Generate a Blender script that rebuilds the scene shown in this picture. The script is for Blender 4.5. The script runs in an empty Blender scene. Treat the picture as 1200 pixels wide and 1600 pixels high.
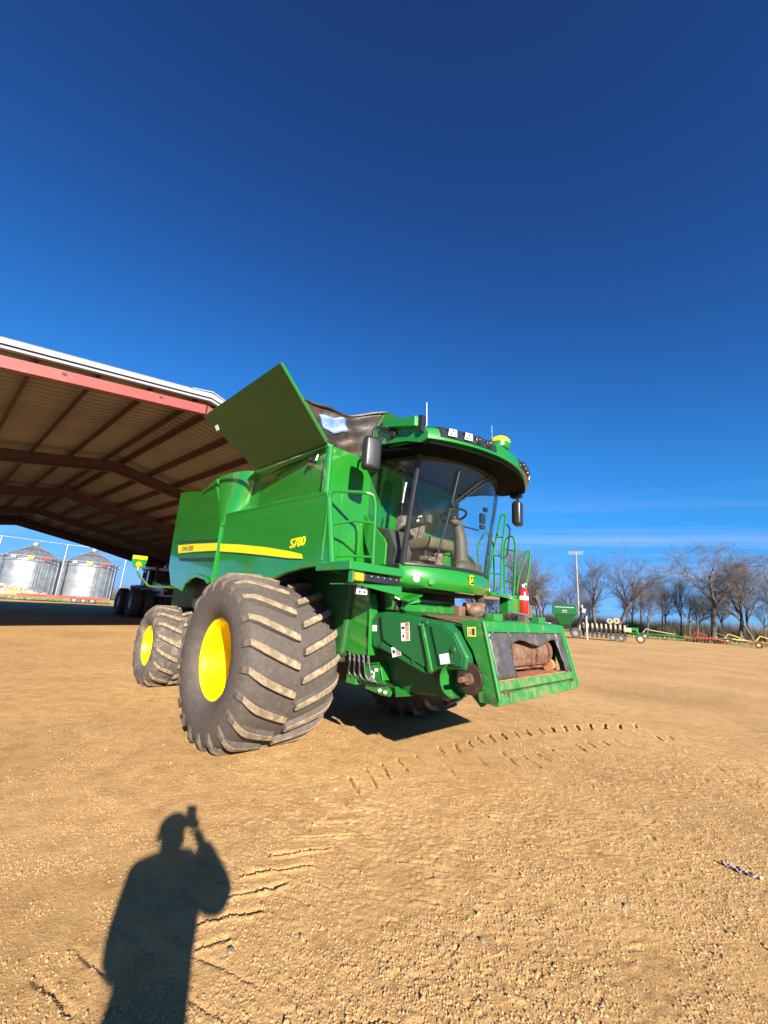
import bpy, bmesh, math, random
import numpy as np
from mathutils import Vector, Matrix
R = math.radians
random.seed(7); rng = np.random.default_rng(7)
scene = bpy.context.scene
COL = scene.collection

# ------------------------------------------------------------------ camera
CAM_H, PITCH, ROLL = 1.546, 0.2385, 0.0658
fwd = Vector((0, math.cos(PITCH), math.sin(PITCH)))
up0 = Vector((0, -math.sin(PITCH), math.cos(PITCH)))
rt0 = Vector((1, 0, 0))
rgt = rt0 * math.cos(ROLL) + up0 * math.sin(ROLL)
upv = -rt0 * math.sin(ROLL) + up0 * math.cos(ROLL)
cd = bpy.data.cameras.new('camera')
cam = bpy.data.objects.new('camera', cd); COL.objects.link(cam)
cam.matrix_world = Matrix(((rgt.x, upv.x, -fwd.x, 0), (rgt.y, upv.y, -fwd.y, 0), (rgt.z, upv.z, -fwd.z, CAM_H), (0, 0, 0, 1)))
cd.sensor_fit = 'HORIZONTAL'; cd.sensor_width = 36.0; cd.lens = 633.15 / 1200 * 36
cd.clip_start = 0.02; cd.clip_end = 3000
scene.camera = cam

# ------------------------------------------------------------------ sky and sun
EXPOSURE, SKY_STR = 1.45, 0.10
SUN = Vector((0.317, -0.869, 0.381)).normalized()      # towards the sun
elev = math.asin(SUN.z); azim = math.atan2(SUN.x, SUN.y)
world = bpy.data.worlds.new('World'); scene.world = world; world.use_nodes = True
wn, wl = world.node_tree.nodes, world.node_tree.links
wn.clear()
wout = wn.new('ShaderNodeOutputWorld'); wbg = wn.new('ShaderNodeBackground')
sky = wn.new('ShaderNodeTexSky'); sky.sky_type = 'NISHITA'; sky.sun_disc = False
sky.sun_elevation = elev; sky.sun_rotation = azim
sky.altitude = 60; sky.air_density = 1.0; sky.dust_density = 0.0; sky.ozone_density = 3.0
# thin cirrus streaks low in the sky, laid out by direction on a plane high overhead
tc = wn.new('ShaderNodeTexCoord'); sep = wn.new('ShaderNodeSeparateXYZ')
wl.new(tc.outputs['Generated'], sep.inputs[0])
def wmath(op, a, b=None, clamp=False):
    n = wn.new('ShaderNodeMath'); n.operation = op; n.use_clamp = clamp
    for i, v in enumerate((a, b)):
        if v is None: continue
        if isinstance(v, (int, float)): n.inputs[i].default_value = v
        else: wl.new(v, n.inputs[i])
    return n.outputs[0]
zc = wmath('MAXIMUM', sep.outputs['Z'], 0.02)
cx = wmath('DIVIDE', sep.outputs['X'], zc); cy = wmath('DIVIDE', sep.outputs['Y'], zc)
comb = wn.new('ShaderNodeCombineXYZ'); wl.new(cx, comb.inputs[0]); wl.new(cy, comb.inputs[1])
mp = wn.new('ShaderNodeMapping'); mp.vector_type = 'TEXTURE'; wl.new(comb.outputs[0], mp.inputs[0])
mp.inputs['Rotation'].default_value = (0, 0, R(158)); mp.inputs['Scale'].default_value = (9.0, 1.5, 1); mp.inputs['Location'].default_value = (0.9, 0.10, 0)
nz = wn.new('ShaderNodeTexNoise'); nz.inputs['Scale'].default_value = 1.0; nz.inputs['Detail'].default_value = 7; nz.inputs['Roughness'].default_value = 0.62; nz.inputs['Distortion'].default_value = 0.4
wl.new(mp.outputs[0], nz.inputs['Vector'])
cr = wn.new('ShaderNodeValToRGB'); cr.color_ramp.elements[0].position = 0.48; cr.color_ramp.elements[0].color = (0, 0, 0, 1); cr.color_ramp.elements[1].position = 0.72; cr.color_ramp.elements[1].color = (1, 1, 1, 1)
wl.new(nz.outputs['Fac'], cr.inputs[0])
lowband = wmath('MULTIPLY', wmath('SUBTRACT', 1.0, wmath('MULTIPLY', wmath('SUBTRACT', sep.outputs['Z'], 0.16), 7.0, True), True), wmath('MULTIPLY', sep.outputs['Z'], 14.0, True))
cfac = wmath('MULTIPLY', wmath('MULTIPLY', cr.outputs[0], lowband), 0.62)
mixc = wn.new('ShaderNodeMix'); mixc.data_type = 'RGBA'
wl.new(cfac, mixc.inputs[0]); 
# film-like response for the whole sky: deeper blue overhead, no burnt-out horizon
srgb = wn.new('ShaderNodeSeparateColor'); wl.new(sky.outputs[0], srgb.inputs[0]); crgb = wn.new('ShaderNodeCombineColor')
KS = 0.18; KO = SKY_STR * 2 ** EXPOSURE
for ch, (a_, p_, k_) in enumerate(((0.19, 1.08, 1.0), (2.75, 2.1, 0.60), (2.75, 2.1, 1.6))):
    pre = wmath('MULTIPLY', wmath('POWER', wmath('MULTIPLY', srgb.outputs[ch], KS), p_), a_)
    outp = wmath('DIVIDE', pre, wmath('ADD', 1.0, wmath('DIVIDE', pre, k_)))
    wl.new(wmath('DIVIDE', outp, KO), crgb.inputs[ch])
wl.new(crgb.outputs[0], mixc.inputs[6]); mixc.inputs[7].default_value = (0.55 / KO, 0.68 / KO, 0.95 / KO, 1)
wl.new(mixc.outputs[2], wbg.inputs[0]); wbg.inputs[1].default_value = SKY_STR
wl.new(wbg.outputs[0], wout.inputs[0])
sl = bpy.data.lights.new('sun', 'SUN'); sl.energy = 5.0; sl.angle = R(0.53); sl.color = (1.0, 0.93, 0.82)
so = bpy.data.objects.new('sun', sl); COL.objects.link(so); so.location = SUN * 60
so.rotation_euler = (-SUN).to_track_quat('-Z', 'Y').to_euler()
vs = scene.view_settings; vs.view_transform = 'Standard'; vs.look = 'None'; vs.gamma = 1.0; vs.exposure = EXPOSURE; vs.use_curve_mapping = False
scene.cycles.max_bounces = 8; scene.cycles.transparent_max_bounces = 16

# ------------------------------------------------------------------ helpers: shapes are (verts, faces)
def box(x0, x1, y0, y1, z0, z1):
    v = [(x, y, z) for x in (x0, x1) for y in (y0, y1) for z in (z0, z1)]
    return v, [(0, 1, 3, 2), (4, 6, 7, 5), (0, 4, 5, 1), (2, 3, 7, 6), (0, 2, 6, 4), (1, 5, 7, 3)]
def xf(g, m): return [tuple(m @ Vector(p)) for p in g[0]], g[1]
def obox(c, s, e=(0, 0, 0)):
    from mathutils import Euler
    m = Matrix.Translation(c) @ Euler(e).to_matrix().to_4x4()
    return xf(box(-s[0] / 2, s[0] / 2, -s[1] / 2, s[1] / 2, -s[2] / 2, s[2] / 2), m)
def prism(pts, vec):
    n = len(pts); v = [tuple(p) for p in pts] + [tuple(Vector(p) + Vector(vec)) for p in pts]
    return v, [tuple(range(n))[::-1], tuple(range(n, 2 * n))] + [(i, (i + 1) % n, n + (i + 1) % n, n + i) for i in range(n)]
def plate(pts, t):                                       # a slab of thickness t behind a planar polygon
    p = [Vector(q) for q in pts]; nrm = Vector((0, 0, 0))
    for i in range(len(p)):
        a, b = p[i], p[(i + 1) % len(p)]; nrm += a.cross(b)
    return prism(pts, nrm.normalized() * -t)
def loft(rings, cap=True, closed=True):
    n = len(rings[0]); v = [tuple(p) for r in rings for p in r]; f = []
    for i in range(len(rings) - 1):
        for j in range(n if closed else n - 1):
            f.append((i * n + j, i * n + (j + 1) % n, (i + 1) * n + (j + 1) % n, (i + 1) * n + j))
    if cap and closed: f += [tuple(range(n))[::-1], tuple(range((len(rings) - 1) * n, len(rings) * n))]
    return v, f
def tube(path, r, n=8, closed=False):
    P = [Vector(p) for p in path]; rings = []; N = len(P); last = None
    for i, p in enumerate(P):
        if closed: t = (P[(i + 1) % N] - P[i - 1])
        else: t = (P[min(i + 1, N - 1)] - P[max(i - 1, 0)])
        t.normalize()
        u = last if last is not None else (Vector((0, 0, 1)) if abs(t.z) < 0.9 else Vector((1, 0, 0)))
        u = (u - t * u.dot(t))
        if u.length < 1e-4: u = t.orthogonal()
        u.normalize(); last = u; w = t.cross(u)
        rr = r[i] if isinstance(r, (list, tuple)) else r
        rings.append([p + (u * math.cos(2 * math.pi * k / n) + w * math.sin(2 * math.pi * k / n)) * rr for k in range(n)])
    if closed:
        g = loft(rings, cap=False); m = len(rings) - 1
        f = list(g[1]) + [(m * n + j, m * n + (j + 1) % n, (j + 1) % n, j) for j in range(n)]
        return g[0], f
    return loft(rings)
def bend(path, r=0.05, k=5):                              # round the corners of a polyline
    P = [Vector(p) for p in path]; out = [P[0]]
    for i in range(1, len(P) - 1):
        a, b, c = P[i - 1], P[i], P[i + 1]
        l = min(r, (a - b).length * 0.45, (c - b).length * 0.45)
        s, e = b + (a - b).normalized() * l, b + (c - b).normalized() * l
        for j in range(k + 1):
            t = j / k; out.append(s * (1 - t) ** 2 + b * 2 * t * (1 - t) + e * t * t)
    return out + [P[-1]]
def lathe(prof, c, axis, n=32, closed=False, a0=0.0, a1=None):          # prof: (radius, distance along the axis)
    ax = Vector(axis).normalized(); u = Vector((0, 0, 1)) if abs(ax.z) < 0.9 else Vector((1, 0, 0))
    u = (u - ax * u.dot(ax)).normalized(); w = ax.cross(u); c = Vector(c); full = a1 is None
    m = n if full else n + 1
    rings = []
    for k in range(m):
        a = a0 + (2 * math.pi if full else a1 - a0) * k / n
        rings.append([c + ax * d + (u * math.cos(a) + w * math.sin(a)) * r for r, d in prof])
    P = len(prof); v = [tuple(p) for r in rings for p in r]; f = []
    for k in range(m if full else m - 1):
        for j in range(P if closed else P - 1):
            f.append((k * P + j, k * P + (j + 1) % P, ((k + 1) % m) * P + (j + 1) % P, ((k + 1) % m) * P + j))
    return v, f
def cyl(a, b, r, n=16, r2=None):
    return tube([a, b], [r, r if r2 is None else r2], n)
def sph(c, s, nu=16, nv=10):
    s = (s, s, s) if isinstance(s, (int, float)) else s
    rings = [[(c[0] + s[0] * math.sin(math.pi * j / nv) * math.cos(2 * math.pi * i / nu), c[1] + s[1] * math.sin(math.pi * j / nv) * math.sin(2 * math.pi * i / nu), c[2] + s[2] * math.cos(math.pi * j / nv)) for i in range(nu)] for j in range(1, nv)]
    g = loft(rings, cap=False); v = g[0] + [(c[0], c[1], c[2] + s[2]), (c[0], c[1], c[2] - s[2])]; n = len(v)
    return v, g[1] + [(i, (i + 1) % nu, n - 2) for i in range(nu)] + [((nv - 2) * nu + i, (nv - 2) * nu + (i + 1) % nu, n - 1) for i in range(nu)]
def mesh(name, geoms, bevel=0, seg=2, smooth=False, angle=35):
    bm = bmesh.new()
    for V, F in geoms:
        vs_ = [bm.verts.new(p) for p in V]
        for f in F:
            try: bm.faces.new([vs_[i] for i in f])
            except ValueError: pass
    bmesh.ops.recalc_face_normals(bm, faces=bm.faces)
    if bevel:
        es = [e for e in bm.edges if len(e.link_faces) == 2 and e.calc_face_angle(0) > R(angle)]
        bmesh.ops.bevel(bm, geom=es, offset=bevel, segments=seg, affect='EDGES', clamp_overlap=True, profile=0.5)
    me = bpy.data.meshes.new(name); 
    if smooth:
        for f in bm.faces: f.smooth = True
        for e in bm.edges:
            if len(e.link_faces) == 2 and e.calc_face_angle(0) > R(angle): e.smooth = False
    bm.to_mesh(me); bm.free(); return me
def link(name, me, mat=None, parent=None, loc=None):
    o = bpy.data.objects.new(name, me); COL.objects.link(o)
    if mat is not None and me is not None and not me.materials: me.materials.append(mat)
    if parent is not None: o.parent = parent
    if loc: o.location = loc
    return o
def part(name, mat, parent, *geoms, bevel=0, seg=2, smooth=False, angle=35):
    return link(name, mesh(name, geoms, bevel, seg, smooth, angle), mat, parent)
def tag(o, label=None, cat=None, group=None, kind=None):
    if label: o['label'] = label
    if cat: o['category'] = cat
    if group: o['group'] = group
    if kind: o['kind'] = kind
    return o
def thing(name, label, cat, loc=(0, 0, 0), rz=0, group=None):
    o = bpy.data.objects.new(name, None); COL.objects.link(o); o.location = loc; o.rotation_euler = (0, 0, rz); o.empty_display_size = 0.3
    return tag(o, label, cat, group)
def kids(o): return [c for c in bpy.data.objects if c.parent == o]
def copy_tree(o, parent=None):
    c = o.copy(); COL.objects.link(c); c.parent = parent
    for ch in kids(o): copy_tree(ch, c)
    return c
def text_geom(s, size, m, depth=0.002, shear=0.0, offset=0.0, sx=1.0):
    cu = bpy.data.curves.new('t', 'FONT'); cu.body = s; cu.size = size; cu.extrude = depth; cu.shear = shear; cu.offset = offset; cu.align_x = 'CENTER'; cu.align_y = 'CENTER'; cu.resolution_u = 3
    o = bpy.data.objects.new('t', cu); COL.objects.link(o)
    dg = bpy.context.evaluated_depsgraph_get(); me = o.evaluated_get(dg).to_mesh()
    mm = m @ Matrix.Diagonal((sx, 1, 1, 1))
    V = [tuple(mm @ v.co) for v in me.vertices]; F = [tuple(p.vertices) for p in me.polygons]
    o.evaluated_get(dg).to_mesh_clear(); bpy.data.objects.remove(o); bpy.data.curves.remove(cu)
    return V, F
def text_part(name, s, size, m, mat, parent, **k):
    V, F = text_geom(s, size, m, **k); me = bpy.data.meshes.new(name); me.from_pydata(V, [], F); return link(name, me, mat, parent)
def basis(o, x, y):                                        # 4x4 with given origin, x axis, y axis
    x = Vector(x).normalized(); y = Vector(y); y = (y - x * y.dot(x)).normalized(); z = x.cross(y)
    return Matrix(((x.x, y.x, z.x, o[0]), (x.y, y.y, z.y, o[1]), (x.z, y.z, z.z, o[2]), (0, 0, 0, 1)))

# ------------------------------------------------------------------ materials
def mat(name, col, rough=0.5, metal=0.0, coat=0.0, var=0.0, vscale=3.0, dust=None, dustamt=0.0, dscale=2.0, bump=0.0, bscale=60.0, spec=0.5, emit=None, estr=0.0, col2=None, c2scale=8.0, c2lo=0.45, c2hi=0.6):
    m = bpy.data.materials.new(name); m.use_nodes = True
    nt = m.node_tree; N, L = nt.nodes, nt.links; b = N['Principled BSDF']
    b.inputs['Base Color'].default_value = (*col, 1); b.inputs['Roughness'].default_value = rough; b.inputs['Metallic'].default_value = metal
    b.inputs['Coat Weight'].default_value = coat; b.inputs['Coat Roughness'].default_value = 0.06; b.inputs['Specular IOR Level'].default_value = spec
    if emit: b.inputs['Emission Color'].default_value = (*emit, 1); b.inputs['Emission Strength'].default_value = estr
    tc = N.new('ShaderNodeTexCoord'); cur = None
    def noise(sc, det=5, ro=0.6):
        n = N.new('ShaderNodeTexNoise'); n.inputs['Scale'].default_value = sc; n.inputs['Detail'].default_value = det; n.inputs['Roughness'].default_value = ro
        L.new(tc.outputs['Object'], n.inputs['Vector']); return n
    def mixrgb(fac, a, bcol, mode='MIX'):
        x = N.new('ShaderNodeMix'); x.data_type = 'RGBA'; x.blend_type = mode
        L.new(fac, x.inputs[0]) if not isinstance(fac, float) else setattr(x.inputs[0], 'default_value', fac)
        if isinstance(a, tuple): x.inputs[6].default_value = (*a, 1)
        else: L.new(a, x.inputs[6])
        if isinstance(bcol, tuple): x.inputs[7].default_value = (*bcol, 1)
        else: L.new(bcol, x.inputs[7])
        return x.outputs[2]
    def ramp(fac, lo, hi):
        r = N.new('ShaderNodeMapRange'); r.inputs[1].default_value = lo; r.inputs[2].default_value = hi; r.interpolation_type = 'SMOOTHSTEP'
        L.new(fac, r.inputs[0]); return r.outputs[0]
    cur = tuple(col)
    if col2 is not None: cur = mixrgb(ramp(noise(c2scale).outputs['Fac'], c2lo, c2hi), cur, tuple(col2))
    if var:
        f = ramp(noise(vscale).outputs['Fac'], 0.3, 0.7)
        lo = tuple(c * (1 - var) for c in col); hi = tuple(min(1, c * (1 + var)) for c in col)
        v = mixrgb(f, lo, hi)
        cur = v if isinstance(cur, tuple) else mixrgb(0.5, cur, v)
    if dust is not None:
        f = ramp(noise(dscale, 7, 0.7).outputs['Fac'], 0.62 - dustamt * 0.4, 0.95 - dustamt * 0.4)
        cur = mixrgb(f, cur, tuple(dust))
        rr = N.new('ShaderNodeMapRange'); rr.inputs[3].default_value = rough; rr.inputs[4].default_value = min(1, rough + 0.45); L.new(f, rr.inputs[0]); L.new(rr.outputs[0], b.inputs['Roughness'])
    if not isinstance(cur, tuple): L.new(cur, b.inputs['Base Color'])
    if bump:
        bp = N.new('ShaderNodeBump'); bp.inputs['Strength'].default_value = bump; bp.inputs['Distance'].default_value = 0.02
        L.new(noise(bscale, 6).outputs['Fac'], bp.inputs['Height']); L.new(bp.outputs[0], b.inputs['Normal'])
    return m
GREEN = (0.011, 0.165, 0.013)
M = {}
M['green'] = mat('green_paint', GREEN, 0.32, coat=1.0, var=0.05, vscale=1.5, dust=(0.20, 0.17, 0.10), dustamt=0.02, dscale=5)
M['green_shaded'] = mat('green_cover_shaded', (0.007, 0.080, 0.007), 0.5, coat=0.1, var=0.08, vscale=1.2, dust=(0.12, 0.10, 0.06), dustamt=0.1, dscale=2.5)  # same green paint, darkened: underside shade of the open covers put into the colour
M['green_dusty'] = mat('green_paint_dusty', (0.014, 0.165, 0.022), 0.42, coat=0.2, var=0.10, vscale=4, dust=(0.30, 0.24, 0.15), dustamt=0.22, dscale=7)
M['green_scuffed'] = mat('green_paint_scuffed', (0.028, 0.17, 0.035), 0.6, var=0.25, vscale=9, dust=(0.20, 0.105, 0.055), dustamt=0.50, dscale=9)
M['green_plastic'] = mat('green_plastic_shield', (0.007, 0.098, 0.024), 0.36, var=0.06, vscale=3, dust=(0.15, 0.15, 0.10), dustamt=0.08, dscale=6)
M['green_dark'] = mat('green_inner', (0.006, 0.07, 0.009), 0.55, dust=(0.12, 0.09, 0.05), dustamt=0.25, dscale=4)
M['yellow'] = mat('yellow_paint', (0.80, 0.56, 0.0), 0.36, coat=0.3, dust=(0.5, 0.38, 0.14), dustamt=0.06, dscale=9)
M['decal_yellow'] = mat('yellow_decal', (0.78, 0.58, 0.0), 0.4)
M['decal_green'] = mat('dark_green_decal', (0.006, 0.05, 0.012), 0.4)
M['black'] = mat('black_plastic', (0.014, 0.014, 0.016), 0.38, var=0.2, dust=(0.12, 0.1, 0.08), dustamt=0.05)
M['black_matt'] = mat('black_steel', (0.018, 0.017, 0.016), 0.7, dust=(0.10, 0.08, 0.055), dustamt=0.2, dscale=5)
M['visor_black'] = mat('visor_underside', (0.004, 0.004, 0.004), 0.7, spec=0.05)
M['rubber'] = mat('tyre_rubber', (0.066, 0.053, 0.044), 0.8, var=0.12, vscale=14, dust=(0.13, 0.105, 0.085), dustamt=0.30, dscale=22, bump=0.25, bscale=45)
M['tread'] = mat('muddy_tyre_rubber', (0.075, 0.063, 0.053), 0.85, var=0.25, vscale=14, dust=(0.30, 0.225, 0.145), dustamt=0.40, dscale=5, bump=0.35, bscale=50)
M['lug'] = mat('tyre_lug_rubber', (0.18, 0.135, 0.088), 0.9, var=0.25, vscale=20, dust=(0.43, 0.315, 0.19), dustamt=0.5, dscale=14, bump=0.35, bscale=70)
M['lug_side'] = mat('tyre_lug_side', (0.085, 0.067, 0.053), 0.85, var=0.2, vscale=14, dust=(0.17, 0.135, 0.10), dustamt=0.3, dscale=22)
M['hose'] = mat('hose_rubber', (0.02, 0.02, 0.02), 0.45)
M['rubber_flap'] = mat('rubber_flap', (0.055, 0.052, 0.052), 0.42, var=0.2, vscale=6, dust=(0.25, 0.19, 0.14), dustamt=0.3, dscale=5, bump=0.15, bscale=20)
M['steel'] = mat('bare_steel', (0.45, 0.44, 0.42), 0.35, 0.9)
M['rust'] = mat('rusty_steel', (0.13, 0.062, 0.036), 0.75, 0.2, var=0.3, vscale=15, dust=(0.28, 0.15, 0.08), dustamt=0.35, dscale=20, bump=0.3, bscale=80)
M['rust_dark'] = mat('dark_greasy_rust', (0.045, 0.026, 0.020), 0.6, 0.3, var=0.3, vscale=15, dust=(0.16, 0.08, 0.05), dustamt=0.2, dscale=20)
M['rust_tan'] = mat('worn_rust_steel', (0.165, 0.088, 0.055), 0.55, 0.2, var=0.35, vscale=12, dust=(0.25, 0.15, 0.095), dustamt=0.35, dscale=9)
M['rust_orange'] = mat('orange_rust', (0.36, 0.14, 0.06), 0.75, var=0.25, vscale=14, dust=(0.40, 0.25, 0.15), dustamt=0.35, dscale=10)
M['white'] = mat('white_paint', (0.78, 0.78, 0.76), 0.4)
M['lamp_white'] = mat('lamp_lens', (0.58, 0.59, 0.60), 0.15, coat=0.6)
M['lamp_dark'] = mat('lamp_dark_lens', (0.02, 0.022, 0.03), 0.08, coat=1.0)
M['amber'] = mat('amber_lens', (0.9, 0.27, 0.01), 0.25, coat=0.5)
M['red'] = mat('red_paint', (0.55, 0.012, 0.012), 0.32, coat=0.4)
M['seat_tan'] = mat('tan_seat_cloth', (0.085, 0.075, 0.045), 0.9, var=0.15, vscale=20, bump=0.2)
M['camo'] = mat('mottled_seat_cover', (0.085, 0.065, 0.05), 0.95, col2=(0.24, 0.19, 0.155), c2scale=24, c2lo=0.46, c2hi=0.54, var=0.35, vscale=40)
M['cab_grey'] = mat('cab_trim_grey', (0.055, 0.052, 0.042), 0.6, var=0.1, dust=(0.12, 0.1, 0.07), dustamt=0.15, dscale=9)
M['cab_mat'] = mat('cab_floor_mat', (0.14, 0.12, 0.085), 0.9, var=0.3, vscale=20)
M['head_liner'] = mat('head_liner', (0.05, 0.044, 0.034), 0.9)
M['tarp'] = mat('brown_tarp', (0.026, 0.019, 0.015), 0.5, col2=(0.055, 0.034, 0.022), c2scale=6, c2lo=0.48, c2hi=0.62, bump=0.5, bscale=9)
M['blue_patch'] = mat('pale_blue_patch', (0.16, 0.25, 0.52), 0.4, var=0.25, vscale=12, bump=0.5, bscale=14)
M['sticker_orange'] = mat('orange_sticker', (0.85, 0.32, 0.03), 0.5)
M['sticker_yellow'] = mat('yellow_sticker', (0.85, 0.62, 0.03), 0.5)
M['ink'] = mat('sticker_ink', (0.03, 0.03, 0.03), 0.6)
M['ink_red'] = mat('sticker_red', (0.5, 0.05, 0.04), 0.6)
M['ink_grey'] = mat('sticker_grey', (0.28, 0.27, 0.27), 0.6)
def glass_mat(name, tint, gl=0.02, f0=0.05):
    m = bpy.data.materials.new(name); m.use_nodes = True; nt = m.node_tree; N, L = nt.nodes, nt.links; N.clear()
    o = N.new('ShaderNodeOutputMaterial'); t = N.new('ShaderNodeBsdfTransparent'); g = N.new('ShaderNodeBsdfGlossy'); x = N.new('ShaderNodeMixShader'); lw = N.new('ShaderNodeLayerWeight')
    t.inputs[0].default_value = (*tint, 1); g.inputs['Roughness'].default_value = gl; lw.inputs[0].default_value = 0.5
    pw = N.new('ShaderNodeMath'); pw.operation = 'POWER'; pw.inputs[1].default_value = 5.0; L.new(lw.outputs['Facing'], pw.inputs[0])
    mr = N.new('ShaderNodeMapRange'); mr.inputs[3].default_value = f0; mr.inputs[4].default_value = 1.0; L.new(pw.outputs[0], mr.inputs[0])
    L.new(mr.outputs[0], x.inputs[0]); L.new(t.outputs[0], x.inputs[1]); L.new(g.outputs[0], x.inputs[2]); L.new(x.outputs[0], o.inputs[0]); return m
M['glass'] = glass_mat('cab_glass', (0.955, 0.975, 0.97), f0=0.03)
M['glass_side'] = glass_mat('cab_side_glass', (0.91, 0.94, 0.95), f0=0.02)
# ------------------------------------------------------------------ ground: one sheet, finely divided where the yard is near
def vnoise(x, y, sc, seed):
    x = np.asarray(x) / sc + seed * 17.31; y = np.asarray(y) / sc + seed * 5.77
    xi = np.floor(x).astype(np.int64); yi = np.floor(y).astype(np.int64); fx = x - xi; fy = y - yi
    fx = fx * fx * (3 - 2 * fx); fy = fy * fy * (3 - 2 * fy)
    def hsh(a, b):
        h = (a * 374761393 + b * 668265263 + seed * 1442695041) & 0xFFFFFFFF
        h = ((h ^ (h >> 13)) * 1274126177) & 0xFFFFFFFF
        return ((h ^ (h >> 16)) & 0xFFFF) / 65535.0 - 0.5
    a, b, c, d = hsh(xi, yi), hsh(xi + 1, yi), hsh(xi, yi + 1), hsh(xi + 1, yi + 1)
    return (a * (1 - fx) + b * fx) * (1 - fy) + (c * (1 - fx) + d * fx) * fy
def seg_points(ctrl, step):
    P = np.array(ctrl, float); out = []
    for i in range(len(P) - 1):
        p0, p1, p2, p3 = P[max(i - 1, 0)], P[i], P[i + 1], P[min(i + 2, len(P) - 1)]
        for t in np.linspace(0, 1, 60, endpoint=False):
            out.append(0.5 * ((2 * p1) + (p2 - p0) * t + (2 * p0 - 5 * p1 + 4 * p2 - p3) * t * t + (3 * p1 - p0 - 3 * p2 + p3) * t ** 3))
    out = np.array(out); d = np.r_[0, np.cumsum(np.linalg.norm(np.diff(out, axis=0), axis=1))]
    s = np.arange(0, d[-1], step)
    q = np.stack([np.interp(s, d, out[:, 0]), np.interp(s, d, out[:, 1])], 1)
    tng = np.gradient(q, axis=0); tng /= np.linalg.norm(tng, axis=1)[:, None]
    return q, tng
BARS = []                                                 # lug prints left in the dirt: (x0, y0, x1, y1, depth, half width)
def add_track(ctrl, step, half, sweep, depth, rowl=(0.07, 1.0), rowr=(0.07, 1.0), keep=1.0, rs=3):
    r2 = random.Random(rs); q, t = seg_points(ctrl, step)
    for i in range(len(q)):
        n = np.array([-t[i][1], t[i][0]])
        for side, (ci, w) in ((1, rowl), (-1, rowr)):
            if r2.random() > keep * w: continue
            c = q[i] + t[i] * (step / 2 if side < 0 else 0)
            a = c + n * side * (half + r2.uniform(-.03, .03)); b = c + n * side * (ci + r2.uniform(-.03, .06)) + t[i] * sweep
            BARS.append((a[0], a[1], b[0], b[1], depth * r2.uniform(0.45, 1.15), r2.uniform(0.006, 0.013)))
PRINTS = [(-0.775, 2.405, -0.49, 2.526, 0.03), (-0.732, 2.598, -0.466, 2.695, 0.03), (-0.689, 2.789, -0.502, 2.875, 0.028), (-0.77, 2.697, -0.718, 2.724, 0.02), (-0.72, 2.257, -0.578, 2.324, 0.012), (-0.477, 3.221, -0.067, 3.32, 0.026), (-0.572, 2.996, -0.183, 3.133, 0.03), (-0.609, 2.821, -0.288, 2.935, 0.03), (-0.561, 2.655, -0.402, 2.75, 0.032), (-0.363, 3.423, -0.038, 3.492, 0.018), (-0.219, 3.626, 0.157, 3.709, 0.01), (-0.417, 3.841, -0.274, 3.538, 0.03), (-0.279, 4.049, -0.153, 3.731, 0.03), (-0.156, 4.338, -0.032, 3.958, 0.03), (-0.011, 4.572, 0.111, 4.136, 0.03), (-0.53, 3.604, -0.396, 3.339, 0.022), (0.152, 4.724, 0.24, 4.357, 0.022), (0.328, 4.888, 0.428, 4.564, 0.02), (0.537, 5.047, 0.612, 4.825, 0.02), (0.855, 5.395, 0.881, 5.175, 0.03), (1.079, 5.562, 1.082, 5.258, 0.035), (1.269, 5.703, 1.278, 5.456, 0.035), (1.431, 5.899, 1.461, 5.59, 0.04), (1.626, 6.056, 1.637, 5.728, 0.04), (1.841, 6.163, 1.84, 5.876, 0.04), (2.057, 6.303, 2.045, 6.003, 0.04), (2.283, 6.45, 2.249, 6.134, 0.04), (2.516, 6.571, 2.473, 6.273, 0.04), (2.76, 6.696, 2.698, 6.416, 0.04), (3.013, 6.826, 2.911, 6.496, 0.04), (3.256, 6.92, 3.138, 6.613, 0.04), (3.541, 7.062, 3.375, 6.701, 0.04), (3.814, 7.128, 3.642, 6.797, 0.04), (4.066, 7.151, 3.916, 6.861, 0.035), (4.388, 7.267, 4.222, 6.967, 0.02), (1.6, 5.358, 1.656, 4.918, 0.022), (1.821, 5.29, 1.895, 4.904, 0.026), (2.013, 5.438, 2.095, 5.132, 0.022), (2.278, 5.607, 2.32, 5.34, 0.02), (2.727, 5.874, 2.729, 5.577, 0.024), (2.958, 6.029, 2.953, 5.741, 0.022), (3.21, 6.11, 3.2, 5.918, 0.02), (3.427, 6.212, 3.433, 5.965, 0.024), (1.162, 4.416, 1.163, 4.034, 0.022), (1.227, 4.426, 1.255, 4.023, 0.022), (1.384, 4.333, 1.419, 4.01, 0.024), (4.25, 6.57, 4.2, 6.317, 0.022), (4.475, 6.619, 4.418, 6.392, 0.02), (4.785, 6.687, 4.736, 6.52, 0.015), (5.018, 6.738, 5.085, 6.625, 0.02), (5.259, 6.758, 5.275, 6.635, 0.02), (1.251, 5.182, 1.296, 4.8, 0.016), (0.856, 4.813, 0.895, 4.48, 0.012), (-0.095, 4.735, 0.009, 4.576, 0.012), (0.085, 3.028, 0.201, 3.477, 0.008)]
r3 = random.Random(15); PRINTS = [p for p in PRINTS[:-1] if not (p[1] < 5.0 and p[0] > .9)]
add_track([(-0.95, 1.9), (-0.74, 2.35), (-0.50, 2.95), (-0.22, 3.5), (0.18, 4.2), (0.78, 4.95), (1.55, 5.5), (2.5, 6.02), (3.4, 6.38), (4.3, 6.7)], 0.165, 0.42, -0.02, 0.011, rowl=(0.05, 1.0), rowr=(0.05, 0.9), keep=0.85, rs=5)
for (ax, ay, bx, by, dp) in PRINTS: BARS.append((ax, ay, bx, by, dp * (1.35 if ay < 5 else 1.1), r3.uniform(0.010, 0.017)))
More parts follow.
